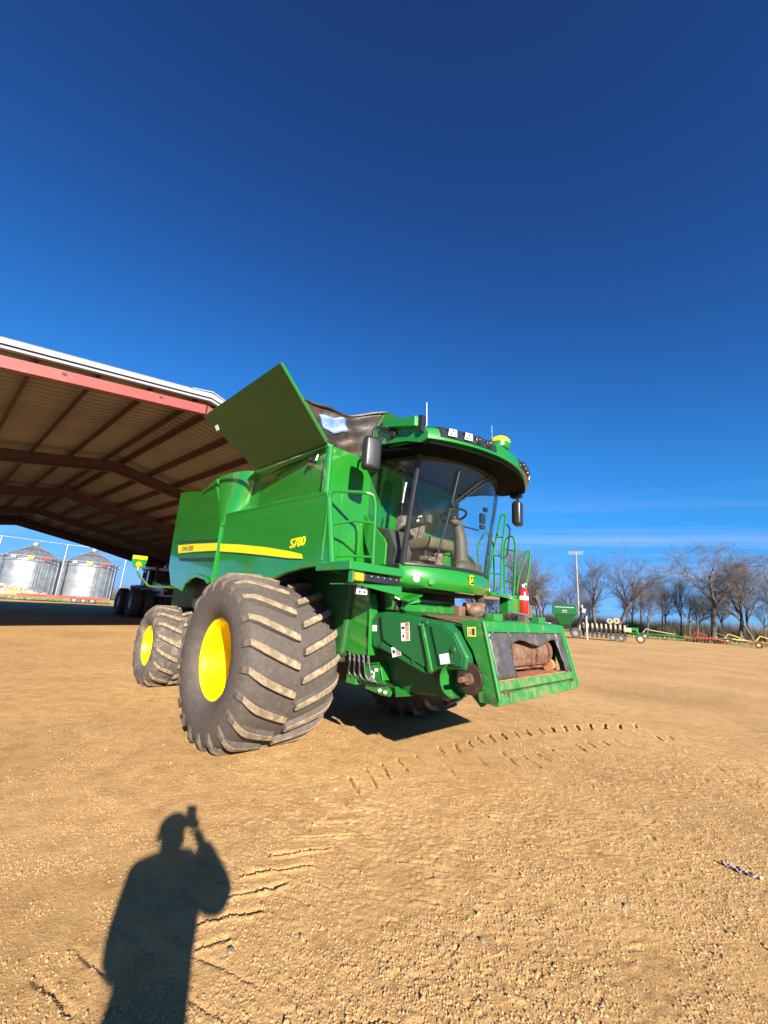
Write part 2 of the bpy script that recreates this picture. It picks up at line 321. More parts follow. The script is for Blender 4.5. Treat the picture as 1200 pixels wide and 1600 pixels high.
add_track([(0.2, 1.9), (0.65, 2.9), (1.2, 3.8), (2.1, 4.6), (3.2, 5.1), (4.6, 5.5)], 0.15, 0.22, 0.06, 0.012, keep=0.5, rs=9)
add_track([(-3.4, 2.6), (-2.2, 3.3), (-1.2, 4.2), (-0.6, 5.0)], 0.16, 0.28, 0.08, 0.007, keep=0.45, rs=11)
def height(x, y, fine=True):
    x = np.asarray(x, float); y = np.asarray(y, float)
    h = 0.012 * vnoise(x, y, 1.7, 1) + 0.004 * vnoise(x, y, 0.55, 2)
    if fine:
        rough = np.clip(0.55 + 1.3 * (vnoise(x, y, 1.3, 8) + 0.05) + 0.16 * (x - 0.2) + 0.12 * (3.6 - y), 0.2, 1.7)
        h = h + rough * (0.003 * vnoise(x, y, 0.16, 3) + 0.002 * vnoise(x, y, 0.06, 4) + 0.0032 * vnoise(x, y, 0.031, 5) + 0.0045 * vnoise(x, y, 0.017, 7))
        cl = np.clip(vnoise(x, y, 0.05, 6) - 0.33, 0, 1); h = h + rough * 0.045 * cl; pit = np.clip(vnoise(x, y, 0.04, 26) - 0.30, 0, 1); h = h - rough * 0.035 * pit
        for (ax, ay, bx, by, dp, hw) in BARS:
            m = (x > min(ax, bx) - .12) & (x < max(ax, bx) + .12) & (y > min(ay, by) - .12) & (y < max(ay, by) + .12)
            if not m.any(): continue
            px, py = x[m], y[m]; dx, dy = bx - ax, by - ay; L2 = dx * dx + dy * dy
            wob = 0.022 * vnoise(px, py, 0.10, 21) + 0.010 * vnoise(px, py, 0.03, 23)
            tt = ((px - ax) * dx + (py - ay) * dy) / L2; tcl = np.clip(tt, 0, 1)
            nx_, ny_ = -dy / math.sqrt(L2), dx / math.sqrt(L2)
            if nx_ * -.34 + ny_ * .94 < 0: nx_, ny_ = -nx_, -ny_            # across the print, away from the sun
            q = (px - ax) * nx_ + (py - ay) * ny_ + wob; endf = np.clip(np.minimum(tt, 1 - tt) * math.sqrt(L2) / 0.02 + 0.6, 0, 1)
            run = hw * 3.2
            gr = -dp * np.where((q > 0) & (q < run), (1 - q / run), 0) * np.clip(q / 0.004, 0, 1) * (0.6 + 0.9 * (vnoise(px, py, 0.09, 22) + 0.25))
            rim = dp * 0.22 * np.exp(-((q + 0.012) / 0.012) ** 2)
            h[m] = h[m] + (gr + rim) * endf
    # tyres and feet press the dirt flat: keep it level under the machine
    return h
def graded(lo, hi, f0, f1, step, growth):
    a = list(np.arange(f0, f1 + 1e-6, step)); s = step; v = a[-1]
    while v < hi: s *= growth; v += s; a.append(v)
    s = step; v = f0; b = []
    while v > lo: s *= growth; v -= s; b.append(v)
    return np.array(b[::-1] + a)
def steps(*segs):
    a = [segs[0][0]]
    for lo, hi, st in segs:
        n = int(round((hi - lo) / st)); a += list(np.linspace(lo, hi, n + 1)[1:])
    return a
def arms(core, lo, hi, s0, s1, growth):
    a = list(core); s = s1; v = a[-1]
    while v < hi: s *= growth; v += s; a.append(v)
    s = s0; v = core[0]; b = []
    while v > lo: s *= growth; v -= s; b.append(v)
    return np.array(b[::-1] + a)
gx = arms(steps((-2.2, -1.1, .016), (-1.1, .55, .0085), (.55, 4.3, .0135)), -900, 900, .016, .0135, 1.045)
gy = arms(steps((1.55, 4.7, .0095), (4.7, 7.2, .0135)), -400, 1500, .0095, .0135, 1.045)
XX, YY = np.meshgrid(gx, gy, indexing='ij')
near = (np.abs(XX) < 14) & (YY > -4) & (YY < 16)
ZZ = 0.012 * vnoise(XX, YY, 1.7, 1) + 0.004 * vnoise(XX, YY, 0.55, 2)
zz = ZZ.copy(); zz[near] = height(XX[near], YY[near])
fade = np.clip((np.hypot(XX, YY - 3) - 30) / 60, 0, 1); zz = zz * (1 - fade)
def sheet(name, X, Y, Z, m):
    nx, ny = X.shape; me = bpy.data.meshes.new(name); nv = nx * ny
    me.vertices.add(nv); me.vertices.foreach_set('co', np.stack([X, Y, Z], -1).reshape(-1).astype(np.float32))
    i = np.arange(nv).reshape(nx, ny); q = np.stack([i[:-1, :-1], i[1:, :-1], i[1:, 1:], i[:-1, 1:]], -1).reshape(-1, 4)
    me.loops.add(q.size); me.loops.foreach_set('vertex_index', q.reshape(-1).astype(np.int32))
    me.polygons.add(len(q)); me.polygons.foreach_set('loop_start', (np.arange(len(q)) * 4).astype(np.int32)); 
    me.polygons.foreach_set('use_smooth', np.ones(len(q), bool)); me.update(calc_edges=True); me.validate()
    return link(name, me, m)
def dirt_material():
    m = bpy.data.materials.new('packed_dirt'); m.use_nodes = True; nt = m.node_tree; N, L = nt.nodes, nt.links; b = N['Principled BSDF']
    b.inputs['Roughness'].default_value = 0.95; b.inputs['Specular IOR Level'].default_value = 0.15
    tc = N.new('ShaderNodeTexCoord')
    def noise(s, d, r=0.6, dist=0.0):
        n = N.new('ShaderNodeTexNoise'); n.inputs['Scale'].default_value = s; n.inputs['Detail'].default_value = d; n.inputs['Roughness'].default_value = r; n.inputs['Distortion'].default_value = dist
        L.new(tc.outputs['Object'], n.inputs['Vector']); return n.outputs['Fac']
    def ramp(f, stops):
        r = N.new('ShaderNodeValToRGB'); e = r.color_ramp.elements
        while len(e) < len(stops): e.new(0.5)
        for k, (p, c) in enumerate(stops): e[k].position = p; e[k].color = (*c, 1)
        L.new(f, r.inputs[0]); return r.outputs[0]
    def mix(f, a, bb, mode='MIX'):
        x = N.new('ShaderNodeMix'); x.data_type = 'RGBA'; x.blend_type = mode
        if isinstance(f, float): x.inputs[0].default_value = f
        else: L.new(f, x.inputs[0])
        L.new(a, x.inputs[6]); L.new(bb, x.inputs[7]); return x.outputs[2]
    big = ramp(noise(0.35, 6, 0.6, 0.5), [(0.3, (0.43, 0.252, 0.102)), (0.52, (0.545, 0.325, 0.132)), (0.72, (0.62, 0.39, 0.172))])
    mid = ramp(noise(5.0, 8, 0.7), [(0.3, (0.72, 0.68, 0.64)), (0.55, (1, 1, 1)), (0.75, (1.10, 1.10, 1.08))])
    c = mix(1.0, big, mid, 'MULTIPLY')
    grit = ramp(noise(110, 5, 0.8), [(0.34, (0.48, 0.44, 0.40)), (0.5, (1, 1, 1)), (0.70, (1.28, 1.28, 1.28))])
    c = mix(1.0, c, grit, 'MULTIPLY')
    vor = N.new('ShaderNodeTexVoronoi'); vor.inputs['Scale'].default_value = 48; L.new(tc.outputs['Object'], vor.inputs['Vector'])
    st = N.new('ShaderNodeMapRange'); st.inputs[1].default_value = 0.20; st.inputs[2].default_value = 0.12; L.new(vor.outputs['Distance'], st.inputs[0])
    pn = N.new('ShaderNodeMapRange'); pn.inputs[1].default_value = 0.5; pn.inputs[2].default_value = 0.62; L.new(noise(2.2, 4), pn.inputs[0])
    mm = N.new('ShaderNodeMath'); mm.operation = 'MULTIPLY'; L.new(st.outputs[0], mm.inputs[0]); L.new(pn.outputs[0], mm.inputs[1])
    mm2 = N.new('ShaderNodeMath'); mm2.operation = 'MULTIPLY'; mm2.inputs[1].default_value = 0.55; L.new(mm.outputs[0], mm2.inputs[0])
    stc = ramp(vor.outputs['Color'], [(0.2, (0.30, 0.19, 0.10)), (0.5, (0.52, 0.38, 0.22)), (0.8, (0.66, 0.55, 0.40))])
    c = mix(mm2.outputs[0], c, stc)
    L.new(c, b.inputs['Base Color'])
    b1 = N.new('ShaderNodeBump'); b1.inputs['Strength'].default_value = 0.7; b1.inputs['Distance'].default_value = 0.012; L.new(noise(120, 5, 0.75), b1.inputs['Height'])
    b2 = N.new('ShaderNodeBump'); b2.inputs['Strength'].default_value = 0.35; b2.inputs['Distance'].default_value = 0.03; L.new(noise(26, 6, 0.7), b2.inputs['Height']); L.new(b1.outputs[0], b2.inputs['Normal'])
    L.new(b2.outputs[0], b.inputs['Normal']); return m
M['dirt'] = dirt_material()
ground = tag(sheet('ground', XX, YY, zz, M['dirt']), kind='structure')
# loose stones lying on the yard
def crumbs(n, smin, smax, big):                            # low three-sided grains, 3 faces each, sitting in the surface
    y = 1.55 + 5.6 * rng.random(n) ** 1.5; x = (rng.random(n) - 0.45) * (1.2 + y) * 1.75
    dens = np.clip(0.30 + 1.3 * (vnoise(x, y, 0.7, 31) + 0.1) + 1.7 * vnoise(x, y, 0.16, 32) + 0.14 * x + 0.08 * (3.5 - y), 0.05, 1); k = rng.random(n) < dens; x, y = x[k], y[k]; n = len(x)
    z = height(x, y); s = smin + (smax - smin) * rng.random(n) ** 3.2; s[rng.random(n) < big] *= 2.0
    a = rng.random(n) * 6.283; V = np.zeros((n, 4, 3))
    for j in range(3):
        aj = a + 2.0944 * j + rng.normal(0, .25, n); rj = s * rng.uniform(.75, 1.25, n)
        V[:, j, 0] = x + rj * np.cos(aj); V[:, j, 1] = y + rj * np.sin(aj); V[:, j, 2] = z - s * .25
    V[:, 3, 0] = x + s * rng.normal(0, .18, n); V[:, 3, 1] = y + s * rng.normal(0, .18, n); V[:, 3, 2] = z + s * rng.uniform(.45, .95, n)
    o = np.arange(n)[:, None] * 4; F = np.concatenate([o + np.array([[0, 1, 3]]), o + np.array([[1, 2, 3]]), o + np.array([[2, 0, 3]])], 1).reshape(-1, 3)
    me = bpy.data.meshes.new('gravel'); me.vertices.add(n * 4); me.vertices.foreach_set('co', V.reshape(-1).astype(np.float32))
    me.loops.add(F.size); me.loops.foreach_set('vertex_index', F.reshape(-1).astype(np.int32)); me.polygons.add(len(F)); me.polygons.foreach_set('loop_start', (np.arange(len(F)) * 3).astype(np.int32)); me.update(calc_edges=True); me.validate()
    return me
M['stone'] = mat('gravel_stone', (0.50, 0.305, 0.13), 0.95, var=0.35, vscale=31, col2=(0.60, 0.42, 0.24), c2scale=40, c2lo=.5, c2hi=.7)
tag(link('gravel', crumbs(270000, .0025, .012, .012), M['stone']), 'small loose tan stones scattered over the dirt yard', 'gravel', kind='stuff')

# scraps lying on the yard
M['scrap'] = mat('dusty_plastic_scrap', (.34, .28, .23), .6, col2=(.20, .10, .085), c2scale=30, var=.2, vscale=40)
lt = thing('plastic_scrap', 'crumpled pale plastic scrap lying on the dirt at right', 'litter', (2.535, 3.165, float(height(np.array([2.535]), np.array([3.165]))[0])), -.9)
rs_ = random.Random(8); V = [(-.10 + .2 * i / 12, .028 * (math.sin(math.pi * i / 12) ** .6 + .15) * (-1 + 2 * j / 4), .008 + .016 * rs_.random() + .010 * math.sin(i * 1.7 + j)) for i in range(13) for j in range(5)]
po_ = part('wrapper', M['scrap'], lt, (V, [(i * 5 + j, (i + 1) * 5 + j, (i + 1) * 5 + j + 1, i * 5 + j + 1) for i in range(12) for j in range(4)])); k_ = po_.modifiers.new('thick', 'SOLIDIFY'); k_.thickness = .002
part('wrapper_end', mat('white_plastic', (.42, .38, .31), .5), lt, sph((.105, 0, .015), (.014, .016, .012), 8, 6), smooth=True)
M['grey_stone'] = mat('grey_stone', (.22, .165, .11), .85, var=.2, vscale=60)
for (x, y, s_, lab) in ((-.561, 2.26, .020, 'flat grey stone on the dirt right of the photographer shadow'), (1.52, 2.75, .017, 'dark fist of dirt near the lower right of the yard'), (.62, 2.42, .014, 'small grey stone in the rough dirt at bottom centre')):
    rs_ = random.Random(int(s_ * 1e4)); g = sph((0, 0, 0), (s_ * 1.2, s_ * .9, s_ * .6), 9, 6); g = ([tuple(c * rs_.uniform(.82, 1.15) for c in p) for p in g[0]], g[1])
    o = part('stone', M['grey_stone'], None, g); o.location = (x, y, float(height(np.array([x]), np.array([y]))[0]) + s_ * .35); o.rotation_euler = (.2, .1, rs_.random() * 6); tag(o, lab, 'stone')
# ------------------------------------------------------------------ the combine harvester (local axes: x ahead, y to its left, z up)
CB = thing('combine_harvester', 'large green and yellow combine harvester with open tank cover and no header', 'combine', (-0.337, 6.135, 0), -0.7884)
def cb(name, m, *g, parent=None, **k): return part(name, M[m], parent or CB, *g, **k)
def mir(g): return [(p[0], -p[1], p[2]) for p in g[0]], [tuple(reversed(f)) for f in g[1]]
def XZ(pts, y): return [(x, y, z) for x, z in pts]

# wheels ------------------------------------------------------------
def tyre_mesh(name, Ro, W, rb, lug_h):
    rc = Ro - lug_h; hw = W / 2
    prof = [(rb, -hw * .74), (rb + .012, -hw * .86), (rb + (rc - rb) * .22, -hw * .97), (rb + (rc - rb) * .48, -hw * 1.0), (rb + (rc - rb) * .74, -hw * .965), (rc - .045, -hw * .90), (rc - .012, -hw * .80), (rc, -hw * .5), (rc + .004, 0),
            (rc, hw * .5), (rc - .012, hw * .80), (rc - .045, hw * .90), (rb + (rc - rb) * .74, hw * .965), (rb + (rc - rb) * .48, hw), (rb + (rc - rb) * .22, hw * .97), (rb + .012, hw * .86), (rb, hw * .74)]
    # ring ribs on the sidewall
    return mesh(name, [lathe(prof, (0, 0, 0), (0, 1, 0), 72, closed=True)], smooth=True, angle=50)
def lug_mesh(name, Ro, W, lug_h, sweep, th, side):
    rc = Ro - lug_h; hw = W / 2; rings = []; K = 11
    for i in range(K + 1):
        t = i / K; yy = side * hw * (0.045 + 0.885 * t)
        curve = sweep * ((1 - t) ** 0.78)                       # the inner end leads
        drop = 0.05 * max(0, (t - 0.70) / 0.30) ** 2 * 1.5
        r1 = Ro - drop - 0.006 * t; r0 = rc - 0.03 - drop * 1.3
        w1 = th * (0.92 if t > 0.1 else 0.75 + 1.7 * t); w0 = w1 + 0.022
        a = curve / Ro
        def P(r, da): 
            an = a + da / Ro; return (r * math.cos(an), yy, -r * math.sin(an))
        rings.append([P(r0, -w0 / 2), P(r1, -w1 / 2), P(r1, w1 / 2), P(r0, w0 / 2)])
    # blunt outer end running down the shoulder
    yy = side * hw * 0.985; dr = 0.16; a = 0
    rings.append([(P_[0] * .95, yy, P_[2] * .95) if j in (0, 3) else (P_[0] * .925, yy, P_[2] * .925) for j, P_ in enumerate(rings[-1])])
    me = mesh(name, [loft(rings)], bevel=0.006, seg=1)
    me.materials.append(M['lug_side']); me.materials.append(M['lug'])
    for p in me.polygons:                                   # the worn top face carries the pale dust
        c = p.center; rad = Vector((c.x, 0, c.z)).normalized()
        p.material_index = 1 if p.normal.dot(rad) > 0.60 and abs(c.y) < hw * .97 else 0
    return me
def wheel(name, parent, center, Ro, W, rb, lug_h, nlug, sweep, th, outer, lugs=True, mesh_cache={}):
    key = (Ro, W)
    if key not in mesh_cache:
        hw = W / 2
        rim = [(rb + .028, -hw * .80), (rb + .022, -hw * .775), (rb - .008, -hw * .765), (rb - .02, -hw * .72), (rb - .03, -hw * .60), (rb - .055, -hw * .35), (rb - .055, hw * .35), (rb - .03, hw * .6), (rb, hw * .74), (rb + .028, hw * .79), (rb + .02, hw * .82), (rb - .022, hw * .79), (rb - .045, hw * .6), (rb - .07, hw * .35), (rb - .07, -hw * .33), (rb - .05, -hw * .58), (rb - .045, -hw * .70), (rb - .03, -hw * .79), (rb - .002, -hw * .815), (rb + .018, -hw * .825)]
        dd = -hw * .26
        disc = [(0.0, dd - .045), (.09, dd - .045), (.12, dd - .03), (.22, dd - .03), (rb - .11, dd - .005), (rb - .06, dd + .05), (rb - .06, dd + .075), (rb - .12, dd + .03), (.2, dd), (0.0, dd)]
        mesh_cache[key] = (tyre_mesh('tyre', Ro, W, rb, lug_h), mesh('rim', [lathe(rim, (0, 0, 0), (0, 1, 0), 64, closed=True)], smooth=True, angle=40),
                           mesh('wheel_disc', [lathe(disc, (0, 0, 0), (0, 1, 0), 64)], smooth=True, angle=40),
                           lug_mesh('lug', Ro, W, lug_h, sweep, th, -1), lug_mesh('lug', Ro, W, lug_h, sweep, th, 1),
                           mesh('wheel_bolt', [cyl((0, 0, 0), (0, -.03, 0), .016, 6)]))
    ty, ri, di, l0, l1, bo = mesh_cache[key]
    w = bpy.data.objects.new(name, di); COL.objects.link(w); w.parent = parent; w.location = center
    if not di.materials: di.materials.append(M['yellow'])
    if not outer: w.rotation_euler = (0, 0, math.pi)
    link('tyre', ty, M['rubber'] if Ro > .8 else M['tread'], w); link('rim', ri, M['yellow'], w)
    if lugs:
        dirn = 1 if outer else -1
        for i in range(nlug):
            for k, lm in enumerate((l0, l1)):
                o = bpy.data.objects.new('lug', lm); COL.objects.link(o); o.parent = w
                ang = 2 * math.pi * (i + 0.5 * k) / nlug
                o.rotation_euler = (0, ang, 0)
                if not outer: o.scale = (-1, 1, 1)
    return w
FR = dict(Ro=.955, W=1.20, rb=.425, lug_h=.066, nlug=21, sweep=.27, th=.084)
RR = dict(Ro=.70, W=.79, rb=.335, lug_h=.05, nlug=18, sweep=.20, th=.072)
wheel('front_wheel', CB, (0, -1.485, .92), outer=True, **FR)
wheel('front_wheel', CB, (0, 1.485, .92), outer=False, **FR)
wr = wheel('rear_wheel', CB, (-3.66, -1.25, .685), outer=True, **RR)
wheel('rear_wheel', CB, (-3.66, 1.25, .685), outer=False, **RR)

# chassis ------------------------------------------------------------
cb('front_axle', 'black_matt', box(-.22, .22, -1.05, 1.05, .66, 1.12), cyl((0, -1.2, .905), (0, 1.2, .905), .16, 20), bevel=.03)
cb('rear_axle', 'black_matt', box(-3.78, -3.54, -.95, .95, .60, .80), cyl((-3.66, -1.05, .685), (-3.66, 1.05, .685), .10, 16), bevel=.02)
cb('chassis', 'black_matt', box(-4.2, .9, -.95, -.78, .95, 1.25), box(-4.2, .9, .78, .95, .95, 1.25), box(-2.2, -1.95, -.8, .8, .98, 1.2), box(.6, .85, -.8, .8, .98, 1.2), bevel=.02)
cb('threshing_body', 'green_dark', prism(XZ([(-4.55, 1.15), (-3.9, .98), (.95, 1.02), (1.05, 1.9), (1.05, 2.75), (-4.3, 2.9), (-4.75, 2.2)], -1.0), (0, 2.0, 0)), bevel=.04)
cb('straw_chopper', 'green_dark', prism(XZ([(-4.9, 1.25), (-4.4, 1.0), (-3.95, 1.3), (-4.0, 2.4), (-4.7, 2.1)], -.84), (0, 1.68, 0)), bevel=.03)
cb('cleaning_shoe', 'black_matt', box(-2.9, .3, -.74, .74, .62, 1.0), bevel=.05)

# right side: big shield with number, tank wall, rear section ------------------------------------------------------------
SP = [(1.20, 2.735), (1.245, 2.55), (1.37, 1.945), (1.16, 1.945), (.88, 1.93), (.57, 1.885), (.31, 1.82), (.05, 1.74), (-.30, 1.66), (-.7, 1.63), (-1.20, 1.63), (-1.235, 2.2), (-1.25, 2.785)]
SPL = [(.45, 2.75), (.45, 1.87), (.31, 1.82)] + SP[7:]
for s in (-1, 1):
    g = prism(XZ(SP if s < 0 else SPL, -1.60), (0, .07, 0)); g = g if s < 0 else mir(g)
    cb('side_panel', 'green', g, bevel=.016, seg=3, angle=60)
    xf_ = 1.21 if s < 0 else .44
    g = prism([(xf_, -1.60, 2.735), (xf_ - .08, -1.53, 2.80), (-1.2, -1.34, 2.85), (-1.25, -1.60, 2.79)], (0, 0, -.03)); g = g if s < 0 else mir(g)
    cb('panel_ledge', 'green', g)
cb('corner_trim', 'green', tube([(1.215, -1.575, 2.70), (1.26, -1.575, 2.5), (1.385, -1.575, 1.93)], .032, 10), smooth=True)
cb('grain_tank', 'green',
   prism([(1.13, -1.545, 2.70), (1.115, -1.545, 3.285), (-1.10, -1.362, 3.31), (-1.15, -1.358, 2.72)], (0, .05, 0)), prism([(1.12, -1.595, 3.325), (-.47, -1.595, 3.335), (-1.10, -1.45, 3.32), (-1.10, -1.33, 3.32), (1.12, -1.50, 3.325)], (0, 0, -.02)),
   mir(prism(XZ([(.45, 2.70), (.45, 3.285), (-1.10, 3.31), (-1.15, 2.72)], -1.545), (0, .05, 0))),
   box(-1.15, -1.09, -1.49, 1.49, 2.3, 3.31), bevel=.008)
cb('tank_front', 'green',
   prism([(1.15, -1.585, 3.285), (1.15, -1.00, 3.285), (1.10, -.95, 1.95), (1.10, -1.585, 1.95)], (-.06, 0, 0)),
   mir(prism([(.45, -1.585, 3.285), (.45, -1.00, 3.285), (.45, -.95, 1.95), (.45, -1.585, 1.95)], (-.06, 0, 0))),
   prism([(1.08, -1.05, 3.285), (1.08, 1.05, 3.285), (1.06, 1.05, 1.95), (1.06, -1.05, 1.95)], (-.05, 0, 0)), bevel=.012, seg=3)
cb('tank_corner_post', 'green', tube([(1.128, -1.555, 3.28), (1.15, -1.562, 2.72)], .034, 10), smooth=True)
cb('tank_rim', 'green', obox((.33, -1.56, 3.30), (1.6, .07, .035)), obox((-.02, 1.56, 3.30), (.9, .07, .035)), obox((1.085, -.25, 3.30), (.05, 2.6, .035)), bevel=.006)
# tank cover leaves standing open
def leaf(name, pts, t=.025, m='green_shaded', ribs=None):
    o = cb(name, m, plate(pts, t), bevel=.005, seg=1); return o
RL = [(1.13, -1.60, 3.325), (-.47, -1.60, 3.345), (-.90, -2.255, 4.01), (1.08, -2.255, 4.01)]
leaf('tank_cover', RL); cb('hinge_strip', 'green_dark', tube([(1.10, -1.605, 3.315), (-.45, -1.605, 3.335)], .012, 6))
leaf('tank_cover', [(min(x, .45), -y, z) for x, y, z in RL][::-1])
def along(a, b, t): return tuple(a[i] + (b[i] - a[i]) * t for i in range(3))
e0, e1, e2, e3 = RL
cb('cover_rim', 'green', tube([along(e0, e3, .02), along(e0, e3, .985), along(e1, e2, .985), along(e1, e2, .02)], .013, 6))
cb('rivet_row', 'black', *[sph(along(along(e0, e1, .06 + .176 * k), along(e3, e2, .06 + .176 * k), .012), .012, 6, 4) for k in range(6)])
for u0, u1, v0, v1 in ((.05, .95, .90, .90), (.34, .40, .06, .90), (.68, .73, .06, .90)):
    P0, P1 = along(along(e0, e1, u0), along(e3, e2, u0), v0), along(along(e0, e1, u1), along(e3, e2, u1), v1)
    dn = Vector((0, -.72, -.69)) * .007; cb('cover_rib', 'green_shaded', tube([Vector(P0) + dn, Vector(P1) + dn], .014, 5))
cb('cover_label', 'white', plate([(-.77, -2.135, 3.86), (-.69, -2.135, 3.86), (-.68, -2.10, 3.80), (-.76, -2.10, 3.80)], .004)).location = (0, -.006, -.004)
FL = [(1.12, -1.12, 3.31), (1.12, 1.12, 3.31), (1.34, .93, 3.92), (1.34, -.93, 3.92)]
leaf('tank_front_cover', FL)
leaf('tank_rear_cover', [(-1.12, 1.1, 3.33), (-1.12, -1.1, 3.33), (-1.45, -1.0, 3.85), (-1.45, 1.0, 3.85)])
# cloth gusset between the side leaf and the front leaf, with a pale patch
def gusset():
    a0, a1 = Vector((1.12, -1.57, 3.285)), Vector((1.105, -1.95, 3.70))       # up the side leaf
    b0, b1 = Vector((1.10, -.98, 3.28)), Vector((1.33, -.92, 3.90))         # up the front leaf
    K, J = 18, 14; rg = random.Random(4); V = []
    for i in range(K + 1):
        u = i / K
        for j in range(J + 1):
            v = j / J; p = a0.lerp(b0, u).lerp(a1.lerp(b1, u), v)
            sag = math.sin(math.pi * u) * (.5 + .5 * v)
            fold = .035 * math.sin(9 * u + 5 * v) * math.sin(math.pi * u) + .018 * math.sin(21 * v - 7 * u) * math.sin(math.pi * u)
            V.append((p.x - .10 * sag + fold, p.y + .02 * fold, p.z - .05 * math.sin(math.pi * u) * v + fold * .4))
    return V, [(i * (J + 1) + j, (i + 1) * (J + 1) + j, (i + 1) * (J + 1) + j + 1, i * (J + 1) + j + 1) for i in range(K) for j in range(J)]
gg = gusset(); go = cb('cloth_gusset', 'tarp', gg, smooth=True, angle=180)
sm = go.modifiers.new('thick', 'SOLIDIFY'); sm.thickness = .006
def gpt(u, v, off=.012):
    i, j = u * 18, v * 14; i0, j0 = int(min(i, 17)), int(min(j, 13)); fu, fv = i - i0, j - j0
    q = lambda a, b: Vector(gg[0][a * 15 + b])
    p = (q(i0, j0) * (1 - fu) + q(i0 + 1, j0) * fu) * (1 - fv) + (q(i0, j0 + 1) * (1 - fu) + q(i0 + 1, j0 + 1) * fu) * fv
    return p + Vector((.8, -.4, .2)) * off
pv = [gpt(.16 + .36 * i / 10, .48 + .32 * j / 8 + .03 * math.sin(i * .9)) for i in range(11) for j in range(9)]
po = cb('cloth_patch', 'blue_patch', ([tuple(p) for p in pv], [(i * 9 + j, (i + 1) * 9 + j, (i + 1) * 9 + j + 1, i * 9 + j + 1) for i in range(10) for j in range(8)]), smooth=True, angle=180)
sm = po.modifiers.new('thick', 'SOLIDIFY'); sm.thickness = .004
hem = [gpt(u, 1.0, .006) for u in np.linspace(0, 1, 20)]; cb('gusset_hem', 'tarp', tube(hem, .018, 6), smooth=True)
hd = cb('cover_latch', 'black', obox((.80, -1.555, 3.20), (.11, .03, .07), (0, .3, 0)), cyl((.80, -1.56, 3.20), (.80, -1.60, 3.20), .03, 12), bevel=.008)
cb('latch_handle', 'steel', tube([(.91, -1.56, 3.24), (.90, -1.57, 3.17)], .008, 6), parent=hd)

# rear section ------------------------------------------------------------
def RY(x): return -1.627 + (-1.28 - x) * .073               # the rear panels taper towards the tail
def RT(pts, o=0.0): return [(x, RY(x) - o, z) for x, z in pts]
RP = [(-3.88, 3.585), (-3.86, 2.99), (-3.83, 2.54), (-3.74, 2.08), (-3.38, 1.74), (-2.62, 1.645), (-2.49, 1.79), (-2.27, 1.87), (-1.91, 1.905), (-1.50, 1.85), (-1.34, 1.78), (-1.285, 1.70), (-1.285, 2.62), (-1.35, 2.80), (-1.55, 3.05), (-1.74, 3.30), (-1.80, 3.455), (-1.97, 3.44), (-2.12, 3.405), (-2.4, 3.375), (-2.56, 3.37), (-2.9, 3.43)]
for s in (-1, 1):
    g = prism(RT(RP), (0, .06, 0)); g = g if s < 0 else mir(g)
    cb('rear_panel', 'green', g, bevel=.014, seg=3, angle=60)
    rings = []
    for z in np.linspace(2.60, 3.455, 16):
        t = (z - 2.60) / .855; xl = -1.285 - .40 * t ** .8; xe = -1.255 + .40 * t ** .6; ye = -1.60 + .235 * min(1, t * 2.2)
        ring = []
        for k in range(13):
            w_ = k / 12 * math.pi / 2
            ring.append((xl + (xe - xl) * math.sin(w_), ye + (RY(xl) - .004 - ye) * math.cos(w_) ** .85, z - .02 * (k / 12) * t))
        ring += [(xe, -1.25, z - .02 * t), (xl - .02, -1.25, z)]
        rings.append(ring)
    g = loft(rings); g = g if s < 0 else mir(g)
    cb('corner_column', 'green', g, smooth=True, angle=50)
    g = prism([(-1.283, -1.632, 1.70), (-1.268, -1.62, 1.70), (-1.268, -1.62, 2.64), (-1.283, -1.632, 2.64)], (0, .06, 0)); g = g if s < 0 else mir(g)
    cb('panel_edge', 'green', g, smooth=True)
    # rear quarter set at an angle
    g = prism([(-3.86, -1.40, 3.30), (-3.86, -1.40, 2.56), (-4.12, -1.18, 2.50), (-4.02, -1.22, 3.05)], (.04, .05, 0)); g = g if s < 0 else mir(g)
    cb('tail_panel', 'green', g, bevel=.01)
    g = prism([(-3.83, -1.40, 2.52), (-3.76, -1.41, 2.08), (-3.50, -1.41, 1.75), (-3.80, -1.1, 1.70), (-4.2, -1.05, 2.05), (-4.14, -1.16, 2.46)], (.04, .05, 0)); g = g if s < 0 else mir(g)
    cb('tail_panel', 'green', g, bevel=.01)
    al = [(-2.61, 1.655), (-2.48, 1.80), (-2.26, 1.885), (-1.91, 1.922), (-1.49, 1.867), (-1.33, 1.79), (-1.36, 1.755), (-1.51, 1.815), (-1.91, 1.865), (-2.23, 1.83), (-2.44, 1.76), (-2.55, 1.645)]
    g = prism(RT(al), (0, -.035, 0)); g = g if s < 0 else mir(g)
    cb('arch_lip', 'green', g, bevel=.01)
cb('engine_hood', 'green', box(-3.8, -1.2, -1.36, 1.36, 3.2, 3.44), bevel=.05)
cb('engine_bay', 'black_matt', box(-3.75, -1.2, -1.3, 1.3, 2.2, 3.2), bevel=.02)
cb('panel_slot', 'black', prism(RT([(-3.16, 2.222), (-1.30, 2.14), (-1.30, 2.085), (-3.03, 2.165)], -.002), (0, -.006, 0)))
cb('panel_groove', 'decal_green', prism(RT([(-3.41, 2.555), (-1.29, 2.405), (-1.29, 2.375), (-3.39, 2.515)], -.002), (0, -.005, 0)))
cb('fuel_line', 'steel', tube(bend([(-2.15, -1.25, 1.50), (-2.10, -1.3, 1.72), (-1.85, -1.3, 1.80), (-1.78, -1.3, 1.50)], .08), .03, 8), tube([(-1.92, -1.35, 1.66), (-1.82, -1.35, 1.40)], .045, 10), smooth=True)
cb('wheel_arch_liner', 'black_matt', prism(XZ([(-2.75, 1.40), (-1.3, 1.40), (-1.3, 1.95), (-2.75, 1.95)], -1.28), (0, .15, 0)))
